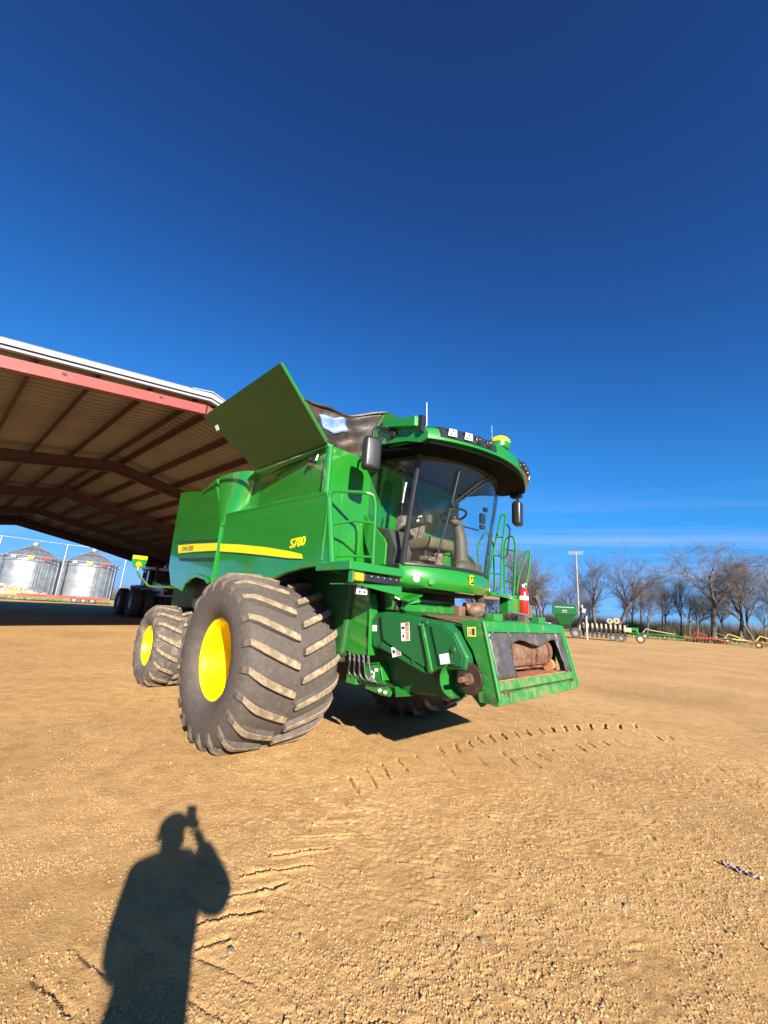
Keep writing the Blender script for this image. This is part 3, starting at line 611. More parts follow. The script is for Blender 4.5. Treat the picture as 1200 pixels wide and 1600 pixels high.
# stripes and lettering
def strip(pts_up, pts_lo, y, d=.004):
    return prism(XZ(pts_up + pts_lo[::-1], y), (0, -d, 0))
cb('yellow_stripe', 'decal_yellow', prism(RT([(-3.36, 2.475), (-2.3, 2.418), (-1.29, 2.350), (-1.29, 2.240), (-2.3, 2.288), (-3.24, 2.318)], -.002), (0, -.006, 0)))
cb('yellow_stripe', 'decal_yellow', strip([(-1.235, 2.340), (-.6, 2.285), (.1, 2.205), (.62, 2.130), (.86, 2.085)], [(-1.22, 2.228), (-.6, 2.178), (.1, 2.108), (.62, 2.052), (.89, 2.035)], -1.600))
cb('stripe_edge_line', 'decal_green', prism(RT([(-3.24, 2.314), (-2.3, 2.284), (-1.29, 2.236), (-1.29, 2.212), (-2.3, 2.262), (-3.23, 2.292)], -.002), (0, -.004, 0)))  # dark decal edge printed below the yellow stripe
cb('stripe_edge_line', 'decal_green', strip([(-1.22, 2.224), (-.6, 2.174), (.1, 2.104), (.62, 2.048), (.89, 2.03)], [(-1.215, 2.206), (-.6, 2.156), (.1, 2.088), (.62, 2.034), (.88, 2.02)], -1.600))
text_part('stripe_lettering', 'JOHN DEERE', .115, basis((-2.72, RY(-2.72) - .006, 2.365), (1, -.073, -.045), (0, 0, 1)), M['decal_green'], CB, depth=.0015, shear=.10, offset=.0, sx=1.02)
text_part('number_lettering', 'S780', .150, basis((.755, -1.602, 2.215), (1, 0, .07), (0, 0, 1)), M['decal_yellow'], CB, depth=.003, shear=.15, offset=.0015, sx=1.0)

# platform, railing and lamps on the right ------------------------------------------------------------
cb('platform', 'green', prism([(1.14, -1.60, 1.985), (1.70, -1.615, 1.985), (1.72, -.88, 1.985), (1.14, -.88, 1.985)], (0, 0, -.085)), bevel=.01)
cb('platform_skirt', 'green', prism([(1.38, -1.60, 1.915), (1.38, -1.60, 1.905), (1.36, -1.3, 1.86), (1.36, -1.2, 1.9)], (.02, 0, 0)))
rl = cb('railing', 'green', tube(bend([(1.66, -1.285, 1.98), (1.655, -1.30, 2.60), (1.645, -1.325, 2.70), (1.60, -1.40, 2.715), (1.24, -1.59, 2.745), (1.235, -1.595, 2.0)], .09), .017, 8), smooth=True)
cb('rail_bar', 'green', tube([(1.655, -1.30, 2.405), (1.50, -1.42, 2.425), (1.24, -1.59, 2.37)], .014, 8), smooth=True, parent=rl)
cb('rail_bar', 'green', tube([(1.66, -1.29, 2.06), (1.45, -1.44, 2.06), (1.235, -1.594, 2.04)], .013, 8), smooth=True, parent=rl)
lm = cb('marker_lamp', 'amber', obox((1.705, -1.50, 1.84), (.05, .11, .075)), bevel=.012)
cb('lamp_bracket', 'green', obox((1.67, -1.50, 1.84), (.03, .155, .10)), obox((1.675, -1.57, 1.84), (.06, .02, .11)), parent=lm, bevel=.004)
vt = cb('step_vent', 'black', obox((1.66, -1.15, 1.845), (.06, .50, .075)), bevel=.008)
for k in range(5): cb('vent_stud', 'steel', sph((1.692, -1.32 + .09 * k, 1.862), .008, 6, 4), parent=vt)
cb('step_bracket', 'green', prism([(1.70, -1.52, 1.782), (1.72, -.90, 1.805), (1.72, -.90, 1.70), (1.70, -1.52, 1.772)], (-.03, 0, 0)), prism([(1.70, -1.52, 1.782), (1.72, -.90, 1.805), (1.30, -.90, 1.80), (1.30, -1.52, 1.782)], (0, 0, -.012)), bevel=.003)
def work_lamp(parent, c, rz=0, s=1.0, m='lamp_white', ry=0, name='work_lamp'):
    from mathutils import Euler
    T = Matrix.Translation(c) @ Euler((0, ry, rz)).to_matrix().to_4x4() @ Matrix.Scale(s, 4)
    w = cb(name, 'black', xf(prism([(0, -.062, .05), (0, .062, .05), (0, .05, -.058), (0, -.05, -.058)], (-.07, 0, 0)), T), bevel=.008 * s, parent=parent)
    cb('lamp_lens', m, xf(prism([(.004, -.056, .045), (.004, .056, .045), (.004, .066, -.052), (.004, -.066, -.052)], (-.015, 0, 0)), T), bevel=.006 * s, parent=w)
    if m == 'lamp_white':
        for dy, dz in ((0, .02), (-.028, -.026), (.028, -.026)): cb('lamp_diode', 'lamp_dark', xf(cyl((.003, dy, dz), (.008, dy, dz), .013, 8), T), parent=w)
    return w
work_lamp(CB, (1.64, -1.385, 1.735), -.15, 1.0)
cb('lamp_stalk', 'black', cyl((1.61, -1.385, 1.75), (1.61, -1.385, 1.80), .02))
# cab ------------------------------------------------------------
def xg(y, z):                                              # windscreen surface
    t = (z - 2.05) / 1.32; xp = 1.66 + .20 * t
    return xp + (.30 + .03 * t) * (1 - (abs(y) / .85) ** 2.2)
def panel_grid(fn, nu, nv, th):                            # closed curved slab
    V = []; 
    for side in (0, 1):
        for i in range(nu + 1):
            for j in range(nv + 1):
                p, n = fn(i / nu, j / nv); V.append(tuple(Vector(p) - Vector(n) * th * side))
    W = (nu + 1) * (nv + 1); idx = lambda s, i, j: s * W + i * (nv + 1) + j; F = []
    for i in range(nu):
        for j in range(nv):
            F.append((idx(0, i, j), idx(0, i + 1, j), idx(0, i + 1, j + 1), idx(0, i, j + 1))); F.append((idx(1, i, j), idx(1, i, j + 1), idx(1, i + 1, j + 1), idx(1, i + 1, j)))
    for i in range(nu): F.append((idx(0, i, 0), idx(1, i, 0), idx(1, i + 1, 0), idx(0, i + 1, 0))); F.append((idx(0, i, nv), idx(0, i + 1, nv), idx(1, i + 1, nv), idx(1, i, nv)))
    for j in range(nv): F.append((idx(0, 0, j), idx(0, 0, j + 1), idx(1, 0, j + 1), idx(1, 0, j))); F.append((idx(0, nu, j), idx(1, nu, j), idx(1, nu, j + 1), idx(0, nu, j + 1)))
    return V, F
ws = cb('windscreen', 'glass', panel_grid(lambda u, v: ((xg(-.83 + 1.66 * u, 2.07 + 1.30 * v), -.83 + 1.66 * u, 2.07 + 1.30 * v), (1, 0, 0)), 24, 12, .008), smooth=True, angle=60)
for s in (-1, 1):
    g = panel_grid(lambda u, v: ((1.02 + (.62 + .20 * v) * u, -.862 - .02 * math.sin(math.pi * u), 2.05 + 1.32 * v), (0, -1, 0)), 8, 8, .008)
    cb('side_window', 'glass_side', g if s < 0 else mir(g), smooth=True, angle=60)
    g = tube([(1.655, -.845, 2.03), (1.75, -.852, 2.7), (1.86, -.85, 3.40)], [.036, .026, .03], 8)
    cb('cab_post', 'black', g if s < 0 else mir(g), smooth=True)
    g = tube(bend([(1.34, -.865, 2.03), (1.14, -.872, 2.30), (1.03, -.875, 2.62), (1.0, -.875, 3.38)], .3, 8), .028, 8)
    cb('cab_post', 'black', g if s < 0 else mir(g), smooth=True)
    cb('door_sill', 'black', box(1.3, 1.66, -.90, -.84, 2.0, 2.05) if s < 0 else box(1.3, 1.66, .84, .90, 2.0, 2.05), bevel=.008)
    g = prism([(1.02, -.895, 2.72), (1.16, -.895, 2.58), (1.44, -.895, 2.33), (1.475, -.895, 2.27), (1.47, -.895, 2.03), (1.28, -.895, 2.03), (1.12, -.895, 2.3)], (0, -.03, 0))
    cb('cab_lower_panel', 'green', g if s < 0 else mir(g), bevel=.014, seg=3)
cb('cab_rear_wall', 'black', box(.90, .96, -.86, .86, 2.0, 3.4), bevel=.01)
cb('cab_floor', 'cab_mat', prism([(xg(y, 2.05) - .02, y, 2.035) for y in np.linspace(-.83, .83, 15)] + [(.95, .83, 2.035), (.95, -.83, 2.035)], (0, 0, -.06)))
cb('windscreen_seal', 'black', tube([(xg(y, 2.05) + .004, y, 2.055) for y in np.linspace(-.85, .85, 25)], .02, 6), smooth=True)
cb('windscreen_seal', 'black', tube([(xg(y, 3.37) + .004, y, 3.385) for y in np.linspace(-.85, .85, 25)], .025, 6), smooth=True)
# green nose under the windscreen
def nose():
    rings = []
    for k in range(25):
        y = -.895 + 1.79 * k / 24; x = xg(min(.85, abs(y)), 2.05) + .012
        fl = .02 * (1 - abs(y) / .9)
        rings.append([(x - .14, y, 2.035), (x - .012, y, 2.038), (x + .004, y, 2.015), (x + .022 + fl, y, 1.93), (x + .014 + fl, y, 1.855), (x - .02, y, 1.80 + .03 * (abs(y) / .9) ** 2), (x - .16, y, 1.80)])
    return loft(rings)
ns = cb('cab_nose', 'green', nose(), smooth=True, angle=40)
cb('nose_crease', 'green', tube([(xg(-.88 + .05 * k / 1, 2.05) + .036, -.85 + .05 * k, 1.965 - .008 * k) for k in range(8)], .014, 6), smooth=True, parent=ns)
def on_nose(y, z): return Vector((xg(y, 2.05) + .012 + .022 + .02 * (1 - abs(y) / .9), y, z))
for y0 in (-.74, .74):
    c = on_nose(y0, 1.895); d = Vector((.75, math.copysign(.66, y0), 0)).normalized()
    cb('head_lamp', 'lamp_white', cyl(c - d * .02, c + d * .012, .036, 20), parent=ns, bevel=.006)
    c2 = on_nose(y0 * .80, 1.885) ; d2 = Vector((.85, math.copysign(.5, y0), 0)).normalized()
    cb('blank_cover', 'green', cyl(c2 - d2 * .02, c2 + d2 * .008, .042, 20), parent=ns, bevel=.006)
c = on_nose(-.05, 1.945) + Vector((.008, 0, 0)); mb = basis(c, (-.03, 1, 0), (0, 0, 1))
bd = cb('nose_badge', 'decal_yellow', xf(box(-.042, .042, -.055, .055, -.006, .004), mb), bevel=.012, parent=ns)
cb('badge_field', 'decal_green', xf(box(-.034, .034, -.046, .046, .004, .0065), mb), bevel=.003, parent=ns)
deer = [(-.026, -.016), (-.012, -.004), (-.020, .012), (-.010, .006), (-.006, .024), (-.001, .034), (.002, .022), (.010, .030), (.008, .016), (.018, .012), (.010, .004), (.016, -.010), (.028, -.022), (.012, -.016), (.002, -.006), (-.008, -.018), (-.02, -.028)]
cb('badge_animal', 'decal_yellow', xf(prism([(a, b, .0065) for a, b in deer], (0, 0, .002)), mb), parent=ns)
# roof
def xr(y): return 2.48 - .33 * (abs(y) / 1.1) ** 2
def roof():
    rings = []
    for k in range(29):
        y = -1.10 + 2.20 * k / 28; x = xr(y); e = (abs(y) / 1.1) ** 4; dz = -.05 * e
        rings.append([(x - .10, y, 3.275 + dz * .2), (x - .004, y, 3.30 + dz * .2), (x, y, 3.36 + dz * .4), (x - .03, y, 3.455 + dz), (x - .16, y, 3.525 + dz), (x - .50, y, 3.615 + dz * 1.4), (1.45, y, 3.665 + dz * 1.6), (1.02, y, 3.64 + dz * 1.6), (1.0, y, 3.45), (1.4, y, 3.40), (x - .3, y, 3.33)])
    return loft(rings)
rf = cb('cab_roof', 'green', roof(), smooth=True, angle=32)
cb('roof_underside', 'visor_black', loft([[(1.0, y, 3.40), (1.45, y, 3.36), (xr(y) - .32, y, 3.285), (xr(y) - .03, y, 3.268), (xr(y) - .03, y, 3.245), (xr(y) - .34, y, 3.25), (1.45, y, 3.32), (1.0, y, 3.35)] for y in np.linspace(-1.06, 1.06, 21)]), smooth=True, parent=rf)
cb('head_liner', 'head_liner', loft([[(.97, y, 3.40), (1.5, y, 3.24), (xg(min(.84, abs(y)), 3.35) - .03, y, 3.24), (xg(min(.84, abs(y)), 3.35) - .03, y, 3.30), (.97, y, 3.43)] for y in np.linspace(-.82, .82, 15)]), smooth=True, parent=rf)
for s in (-1, 1):
    g = loft([[(1.40, -1.085, 3.64), (1.40, -1.10, 3.63), (1.40, -1.10, 3.61), (1.40, -1.07, 3.60)], [(1.55, -1.10, 3.65), (1.55, -1.17, 3.63), (1.55, -1.17, 3.55), (1.55, -1.08, 3.53)], [(2.02, -1.10, 3.57), (2.02, -1.17, 3.55), (2.02, -1.17, 3.435), (2.02, -1.08, 3.42)], [(2.04, -1.08, 3.56), (2.04, -1.13, 3.54), (2.04, -1.13, 3.44), (2.04, -1.07, 3.43)]])
    cb('roof_wing', 'green', g if s < 0 else mir(g), bevel=.006, parent=rf)
    g = prism([(2.045, -1.085, 3.56), (2.10, -1.085, 3.545), (2.10, -1.085, 3.36), (2.045, -1.085, 3.38)], (0, -.055, 0))
    cb('roof_joint', 'black', g if s < 0 else mir(g), bevel=.004, parent=rf)
    g = prism([(1.42, -1.03, 3.56), (1.98, -1.03, 3.46), (1.9, -1.03, 3.33), (1.5, -1.0, 3.36)], (0, .03, 0))
    cb('roof_bracket', 'green', g if s < 0 else mir(g), bevel=.006, parent=rf)
    # dark lamp recess and lamps along the front
    rg_ = []
    for k in range(11):
        y = -.98 + .70 * k / 10; x = xr(y)
        rg_.append([(x - .06, y, 3.325), (x + .010, y, 3.33), (x + .008, y, 3.375), (x - .022, y, 3.448), (x - .07, y, 3.45)])
    g = loft(rg_); cb('lamp_recess', 'lamp_dark', g if s < 0 else mir(g), smooth=True, parent=rf)
    for k, y in enumerate((-.88, -.70, -.55, -.40)):
        white = k < 2; yy = y if s < 0 else -y
        c = (xr(y) + .012, yy, 3.385); az = math.atan2(.66 * yy / 1.1 / 1.1, 1)
        if s > 0: white = (k == 0)
        if white: work_lamp(rf, (c[0] + .02, c[1], c[2]), az, .80, ry=.12, name='roof_lamp')
        else:
            dv = Vector((math.cos(az), math.sin(az), 0)); lo = cb('roof_lamp', 'black', cyl(Vector(c) - dv * .05, Vector(c) + dv * .012, .05, 18), bevel=.008, parent=rf)
            cb('lamp_lens', 'lamp_dark', sph(Vector(c) + dv * .008, (.03, .038, .038), 12, 8), parent=lo, smooth=True)
cb('roof_trim_tip', 'green', obox((2.35, -.17, 3.33), (.08, .16, .03), (0, .2, .1)), obox((2.35, .17, 3.33), (.08, .16, .03), (0, .2, -.1)), bevel=.01, parent=rf)
gp = cb('satellite_receiver', 'green', loft([[(2.33 + r_ * .9 * math.cos(a), .05 + r_ * math.sin(a), z) for a in np.linspace(0, 2 * math.pi, 24, endpoint=False)] for r_, z in ((.105, 3.50), (.125, 3.52), (.128, 3.575))]), smooth=True)
cb('receiver_dome', 'decal_yellow', loft([[(2.33 + r_ * .9 * math.cos(a), .05 + r_ * math.sin(a), z) for a in np.linspace(0, 2 * math.pi, 24, endpoint=False)] for r_, z in ((.127, 3.578), (.122, 3.615), (.095, 3.645), (.05, 3.658), (.01, 3.66))]), smooth=True, parent=gp)
cb('receiver_foot', 'green', obox((2.31, .05, 3.485), (.12, .09, .05)), bevel=.01, parent=gp)
cb('antenna', 'white', cyl((1.72, -.60, 3.62), (1.70, -.60, 4.06), .0045, 6, .003), cyl((1.72, -.6, 3.62), (1.72, -.6, 3.67), .02, 8))
cb('antenna', 'steel', cyl((1.93, .58, 3.56), (1.91, .58, 4.15), .006, 6, .003), sph((1.915, .58, 4.02), .014, 8, 6))
cb('roof_beacon_base', 'black', lathe([(0, .03), (.05, .03), (.06, .0)], (1.58, -.86, 3.655), (0, 0, 1), 14), smooth=True)
# mirrors
for s in (-1, 1):
    if s < 0: c, e = Vector((1.60, -1.36, 3.155)), (0, 0, -.35)
    else: c, e = Vector((1.87, 1.40, 3.06)), (0, 0, .25)
    mo = cb('mirror', 'black', obox(c, (.13, .20, .37), e), bevel=.045, seg=4, smooth=True)
    from mathutils import Euler
    bm_ = Matrix.Translation(c) @ Euler(e).to_matrix().to_4x4()
    cb('mirror_glass', 'lamp_dark', xf(box(-.068, -.064, -.08, .08, -.15, .15), bm_), parent=mo)
    if s < 0: cb('mirror_arm', 'black', tube(bend([(1.60, -1.36, 3.33), (1.60, -1.35, 3.47), (1.62, -1.17, 3.52), (1.62, -1.05, 3.48)], .07), .016, 8), lathe([(.0, .0), (.05, .0), (.06, .03), (.04, .08), (0, .08)], (1.66, -1.06, 3.46), (0, -1, 0), 14), smooth=True, parent=mo)
    else: cb('mirror_arm', 'black', tube(bend([(1.87, 1.40, 3.24), (1.88, 1.39, 3.34), (1.95, 1.2, 3.36), (2.0, 1.08, 3.35)], .06), .022, 8), obox((2.02, 1.06, 3.30), (.14, .10, .20)), bevel=0, parent=mo)
# wipers
cb('wiper', 'black', tube([(xg(-.45, 3.15) + .03, -.45, 3.16), (xg(-.47, 2.7) + .03, -.49, 2.7), (xg(-.55, 2.15) + .03, -.56, 2.12)], .010, 6), tube([(xg(-.47, 2.72) + .045, -.485, 2.75), (xg(-.1, 3.1) + .03, -.12, 3.08), (xg(.3, 3.33) + .02, .28, 3.33)], .010, 6), tube([(xg(-.47, 2.70) + .045, -.485, 2.71), (xg(-.1, 3.05) + .03, -.09, 3.04), (xg(.3, 3.31) + .02, .33, 3.31)], .008, 6), sph((xg(-.47, 2.72) + .045, -.487, 2.73), .028, 8, 6))
cb('grab_rail', 'black', tube(bend([(1.86, .90, 2.33), (1.93, .95, 2.36), (1.98, .95, 2.75), (1.95, .90, 2.80)], .05), .011, 6), smooth=True)
cb('door_handle', 'steel', tube([(1.69, -.885, 2.95), (1.675, -.89, 2.86), (1.65, -.885, 2.72)], .012, 6))
# cab interior
st = cb('operator_seat', 'seat_tan', obox((1.38, -.22, 2.37), (.50, .24, .15), (0, -.06, 0)), obox((1.40, .02, 2.37), (.52, .24, .15), (0, -.06, 0)), bevel=.055, seg=4, smooth=True, angle=80)
cb('backrest', 'camo', loft([[(x, y, z) for x, z in ((1.02, 2.42), (1.20, 2.42), (1.16 + b, 2.70), (1.12, 3.02 - c_), (1.02, 3.05 - c_), (.97, 2.8))] for y, b, c_ in ((-.36, .0, .06), (-.30, .06, .0), (-.12, .08, -.02), (.06, .06, .0), (.12, .0, .06))]), bevel=.03, seg=3, smooth=True, parent=st)
cb('head_rest', 'black', obox((1.05, -.12, 3.12), (.10, .28, .18)), bevel=.04, seg=3, parent=st)
cb('armrest', 'cab_grey', obox((1.42, -.36, 2.60), (.44, .09, .06), (0, -.14, 0)), obox((1.62, -.38, 2.64), (.08, .08, .11)), bevel=.02, parent=st)
cb('armrest_console', 'black', obox((1.50, -.47, 2.60), (.22, .07, .12), (0, -.2, 0)), bevel=.015, parent=st)
cb('console_keys', 'lamp_white', obox((1.60, -.515, 2.645), (.05, .012, .018), (0, -.2, 0)), obox((1.57, -.515, 2.60), (.03, .012, .03), (0, -.2, 0)), parent=st)
cb('seat_pedestal', 'black', box(1.15, 1.52, -.30, .10, 2.03, 2.31), bevel=.03, parent=st)
cb('seat_rail', 'camo', cyl((1.60, -.14, 2.10), (1.60, -.14, 2.26), .06, 12), obox((1.62, -.34, 2.17), (.10, .22, .05)), bevel=0, parent=st)
sc = cb('steering_column', 'cab_grey', loft([[(cx_ + r_ * math.cos(a), .18 + r_ * 1.1 * math.sin(a), z) for a in np.linspace(0, 2 * math.pi, 16, endpoint=False)] for cx_, r_, z in ((1.74, .16, 2.03), (1.74, .13, 2.12), (1.72, .085, 2.25), (1.70, .075, 2.5), (1.66, .065, 2.66), (1.62, .05, 2.74))]), smooth=True)
cb('steering_wheel', 'black', tube([(1.60 + .165 * math.cos(a) * .9, .16 + .19 * math.sin(a), 2.80 + .165 * math.cos(a) * .35) for a in np.linspace(0, 2 * math.pi, 28, endpoint=False)], .016, 8, closed=True), tube([(1.60, -.02, 2.79), (1.60, .16, 2.77), (1.60, .34, 2.79)], .014, 6), cyl((1.61, .16, 2.72), (1.6, .16, 2.79), .04, 12), smooth=True, parent=sc)
cb('column_stalk', 'black', tube([(1.66, .22, 2.68), (1.68, .36, 2.675), (1.70, .60, 2.68)], .011, 6), obox((1.66, .06, 2.70), (.10, .10, .07)), parent=sc)
cb('column_cover', 'seat_tan', sph((1.69, .07, 2.685), (.05, .08, .04), 10, 8), parent=sc, smooth=True)
cb('pedal_box', 'cab_grey', sph((1.82, .12, 2.10), (.09, .20, .10), 16, 10), obox((1.76, .42, 2.12), (.12, .16, .14)), bevel=0, smooth=True, parent=sc)
cb('monitor', 'black', obox((1.70, .70, 2.86), (.05, .10, .14)), obox((1.70, .70, 2.74), (.05, .09, .06)), obox((1.72, .74, 2.99), (.04, .08, .06)), bevel=.008)
cb('side_console', 'cab_grey', prism(XZ([(1.0, 2.05), (1.5, 2.05), (1.55, 2.2), (1.42, 2.46), (1.0, 2.55)], -.82), (0, .26, 0)), bevel=.02)
cb('floor_litter', 'seat_tan', obox((1.72, -.35, 2.06), (.2, .3, .04), (0, .1, .4)), obox((1.80, -.05, 2.05), (.14, .2, .03), (.1, 0, .8)), obox((1.65, -.6, 2.07), (.14, .12, .06), (0, 0, .2)), bevel=.01)
cb('rear_curtain', 'cab_grey', loft([[(.985 + .02 * math.sin(k * 1.7), -.80 + .06 * k, z) for k in range(8)] + [(1.0 + .02 * math.sin(k * 1.7), -.80 + .06 * k, z) for k in range(7, -1, -1)] for z in (2.5, 3.38)]))

# feeder house ------------------------------------------------------------
cb('feeder_trunk', 'green_dark', prism(XZ([(.95, 1.70), (1.5, 1.58), (2.10, 1.50), (2.10, .79), (1.50, .73), (.95, .95)], -.72), (0, 1.44, 0)), bevel=.02)
for y in (-.74, .72): cb('feeder_cheek', 'green_dark', prism(XZ([(2.09, 1.50), (2.50, 1.44), (2.56, 1.30), (2.56, .98), (2.18, .80), (2.09, .79)], y), (0, .02, 0)))
cb('feeder_throat', 'green_dark', prism(XZ([(2.08, 1.52), (2.52, 1.455), (2.52, 1.445), (2.08, 1.505)], -.72), (0, 1.44, 0)), prism(XZ([(2.08, .80), (2.2, .81), (2.6, .95), (2.6, .935), (2.2, .79), (2.08, .78)], -.72), (0, 1.44, 0)))
cb('feeder_top_straw', 'rust_tan', prism(XZ([(1.9, 1.545), (2.42, 1.475), (2.42, 1.465), (1.9, 1.53)], -.74), (0, .9, 0)))
sh = cb('feeder_shield', 'green_plastic', prism(XZ([(1.30, 1.46), (1.42, 1.525), (1.54, 1.54), (2.06, 1.495), (2.30, 1.475), (2.42, 1.40), (2.555, 1.20), (2.54, 1.085), (2.30, 1.075), (2.215, 1.05), (2.13, 1.0), (1.60, 1.135), (1.37, 1.165)], -.94), (0, .20, 0)), bevel=.032, seg=3)
cb('shield_bulge', 'green_plastic', prism(XZ([(1.50, 1.50), (1.60, 1.51), (2.04, 1.46), (2.15, 1.10), (2.10, 1.06), (1.64, 1.22), (1.56, 1.26)], -.945), (0, -.03, 0)), bevel=.026, seg=3, parent=sh)
cb('shield_bulge', 'green_plastic', prism(XZ([(1.53, 1.235), (1.66, 1.195), (2.10, 1.055), (2.16, 1.02), (2.13, 1.005), (1.62, 1.145), (1.50, 1.18)], -.945), (0, -.022, 0)), bevel=.016, seg=2, parent=sh)
cb('shield_bulge', 'green_plastic', prism(XZ([(2.16, 1.44), (2.30, 1.44), (2.42, 1.36), (2.52, 1.20), (2.51, 1.12), (2.27, 1.11)], -.945), (0, -.014, 0)), bevel=.012, seg=2, parent=sh)
cb('shield_bar', 'green_dusty', obox((2.145, -.99, 1.245), (.036, .022, .43), (0, -.31, 0)), bevel=.005, parent=sh)
for (x, z) in ((2.42, 1.25), (1.97, 1.10), (2.10, 1.46)): cb('shield_knob', 'green_dark', lathe([(0, .02), (.024, .016), (.03, 0)], (x, -.955, z), (0, -1, 0), 12), smooth=True, parent=sh)
def sticker(parent, c, w, h_, n_, kind, ang=0.0):
    y_ax = Vector((math.sin(ang), 0, math.cos(ang))) if abs(n_[1]) > .5 else Vector((0, math.sin(ang), math.cos(ang)))
    x_ax = Vector(y_ax).cross(Vector(n_)); mtx = basis(c, x_ax, y_ax)
    s_ = cb('warning_sticker', {'white': 'white', 'yellow': 'sticker_yellow'}[kind], xf(box(-w / 2, w / 2, -h_ / 2, h_ / 2, 0, .003), mtx), parent=parent)
    def b(x0, x1, y0, y1, m, k=0): cb('sticker_print', m, xf(box(x0 * w, x1 * w, y0 * h_, y1 * h_, .003, .0036 + k * .0004), mtx), parent=parent)
    return b
b = sticker(sh, (1.865, -.976, 1.36), .105, .17, (0, -1, 0), 'white', -.13)
b(.02, .48, .03, .48, 'ink_red'); b(.06, .42, .06, .36, 'ink_grey', 1); b(-.42, -.05, .14, .30, 'ink', 1); b(.02, .48, -.48, -.03, 'sticker_orange'); b(.06, .42, -.42, -.14, 'ink_grey', 1); b(-.36, -.12, -.32, -.14, 'ink', 1); b(-.48, .48, -.03, .0, 'ink_red', 2)
b = sticker(sh, (1.75, -.968, 1.165), .115, .095, (0, -1, 0), 'white', -.32)
b(.02, .48, -.45, .45, 'ink_red'); b(.07, .44, -.38, .2, 'ink_grey', 1); b(-.4, -.08, -.15, .2, 'ink', 1)
b = sticker(sh, (2.33, -.961, 1.165), .10, .085, (0, -1, 0), 'white', -.25); b(-.42, .42, .12, .36, 'ink_grey') if False else None
b = sticker(sh, (1.40, -.942, 1.36), .062, .062, (0, -1, 0), 'white', -.05); b(-.3, .3, -.3, .3, 'ink_grey') if False else None
# drive sprocket and guard cup
cu = cb('drive_guard', 'green_dusty', lathe([(.145, -.20), (.145, 0), (.137, 0), (.137, -.20)], (2.44, -.78, 1.0), (0, 1, 0), 20, closed=True, a0=R(180), a1=R(365)), prism([(2.44 - .145 * math.sin(R(a)), -.785, 1.0 + .145 * math.cos(R(a))) for a in range(0, 190, 15)], (0, .012, 0)), smooth=True, angle=40)
# guard arc above opens to the rear; flip it to face ahead
sp = cb('drive_sprocket', 'rust_dark', lathe([(0, -.012), (.115, -.012), (.122, 0), (.115, .012), (0, .012)], (2.56, -.905, 1.03), (0, 1, 0), 40), *[obox((2.56 + .125 * math.cos(a), -.905, 1.03 + .125 * math.sin(a)), (.010, .016, .012), (0, -a, 0)) for a in np.linspace(0, 2 * math.pi, 34, endpoint=False)], smooth=True)
cb('drive_shaft', 'rust_tan', cyl((2.56, -.80, 1.03), (2.56, -1.06, 1.03), .024, 6), cyl((2.56, -.87, 1.03), (2.56, -.955, 1.03), .045, 14), parent=sp)
# face plate
for s in (-1, 1):
    g = prism(XZ([(2.42, 1.515), (2.655, 1.515), (2.815, .885), (2.79, .845), (2.66, .86), (2.63, 1.08), (2.55, 1.26), (2.47, 1.36)], -.865), (0, .055, 0))
    cb('face_side_plate', 'green_dusty', g if s < 0 else mir(g), bevel=.008)
    g = tube([(2.658, -.862, 1.505), (2.812, -.862, .90)], .012, 6); cb('face_edge', 'green_dusty', g if s < 0 else mir(g))
    g = prism(XZ([(2.55, 1.06), (2.68, .86), (2.60, .80), (2.45, .93)], -.80), (0, .05, 0)); cb('face_gusset', 'green_dark', g if s < 0 else mir(g), bevel=.006)
    for (x, z) in ((2.775, .95), (2.785, .93)):
        g = cyl((x, -.75 if z > .94 else -.70, z), (x + .03, -.75 if z > .94 else -.70, z), .018, 8); cb('face_bolt', 'rust', g if s < 0 else mir(g))
cb('face_top_beam', 'green_dusty', prism(XZ([(2.50, 1.53), (2.655, 1.515), (2.685, 1.425), (2.50, 1.40)], -.81), (0, 1.62, 0)), bevel=.008)
cb('face_lip', 'green_scuffed', prism(XZ([(2.64, 1.02), (2.765, 1.03), (2.785, .955), (2.60, .93)], -.81), (0, 1.62, 0)), prism(XZ([(2.60, .945), (2.80, .945), (2.815, .855), (2.62, .85)], -.865), (0, 1.73, 0)), bevel=.012)
for y in (-.62, .70): cb('lip_catch', 'green_scuffed', obox((2.80, y, .90), (.05, .14, .085)), bevel=.01)
for y in (-.55, .40): cb('top_hook', 'green_dusty', obox((2.585, y, 1.55), (.10, .16, .07)), bevel=.008)
cb('lift_handle', 'steel', tube(bend([(2.50, -.72, 1.50), (2.46, -.66, 1.58), (2.46, -.45, 1.60)], .05), .010, 6), tube(bend([(2.45, .02, 1.62), (2.50, .30, 1.60), (2.54, .42, 1.50)], .06), .012, 6), smooth=True)
b = sticker(CB, (2.545, -.868, 1.415), .085, .08, (0, -1, 0), 'yellow', -.08); b(-.4, .05, -.36, .1, 'ink_grey'); b(.08, .42, -.36, .36, 'ink', 1); b(-.38, .1, .14, .36, 'ink_grey')
# rubber curtain round the mouth
def fp(y, z, o=0.0):                                       # point on the inclined face
    return (2.655 + (1.515 - z) * .245 - .012 + o, y, z)
rg2 = random.Random(5)
def flap(name, y0, y1, z0, z1, nu, nv, amp, cut=None):
    V = []
    for i in range(nu + 1):
        for j in range(nv + 1):
            y = y0 + (y1 - y0) * i / nu; z = z0 + (z1 - z0) * j / nv
            if cut: y, z = cut(y, z, i / nu, j / nv)
            V.append(fp(y, z, amp * math.sin(i * 1.9 + j * .7) + amp * .5 * rg2.uniform(-1, 1)))
    o = cb(name, 'rubber_flap', (V, [(i * (nv + 1) + j, (i + 1) * (nv + 1) + j, (i + 1) * (nv + 1) + j + 1, i * (nv + 1) + j + 1) for i in range(nu) for j in range(nv)]), smooth=True, angle=180)
    k = o.modifiers.new('thick', 'SOLIDIFY'); k.thickness = .012; return o
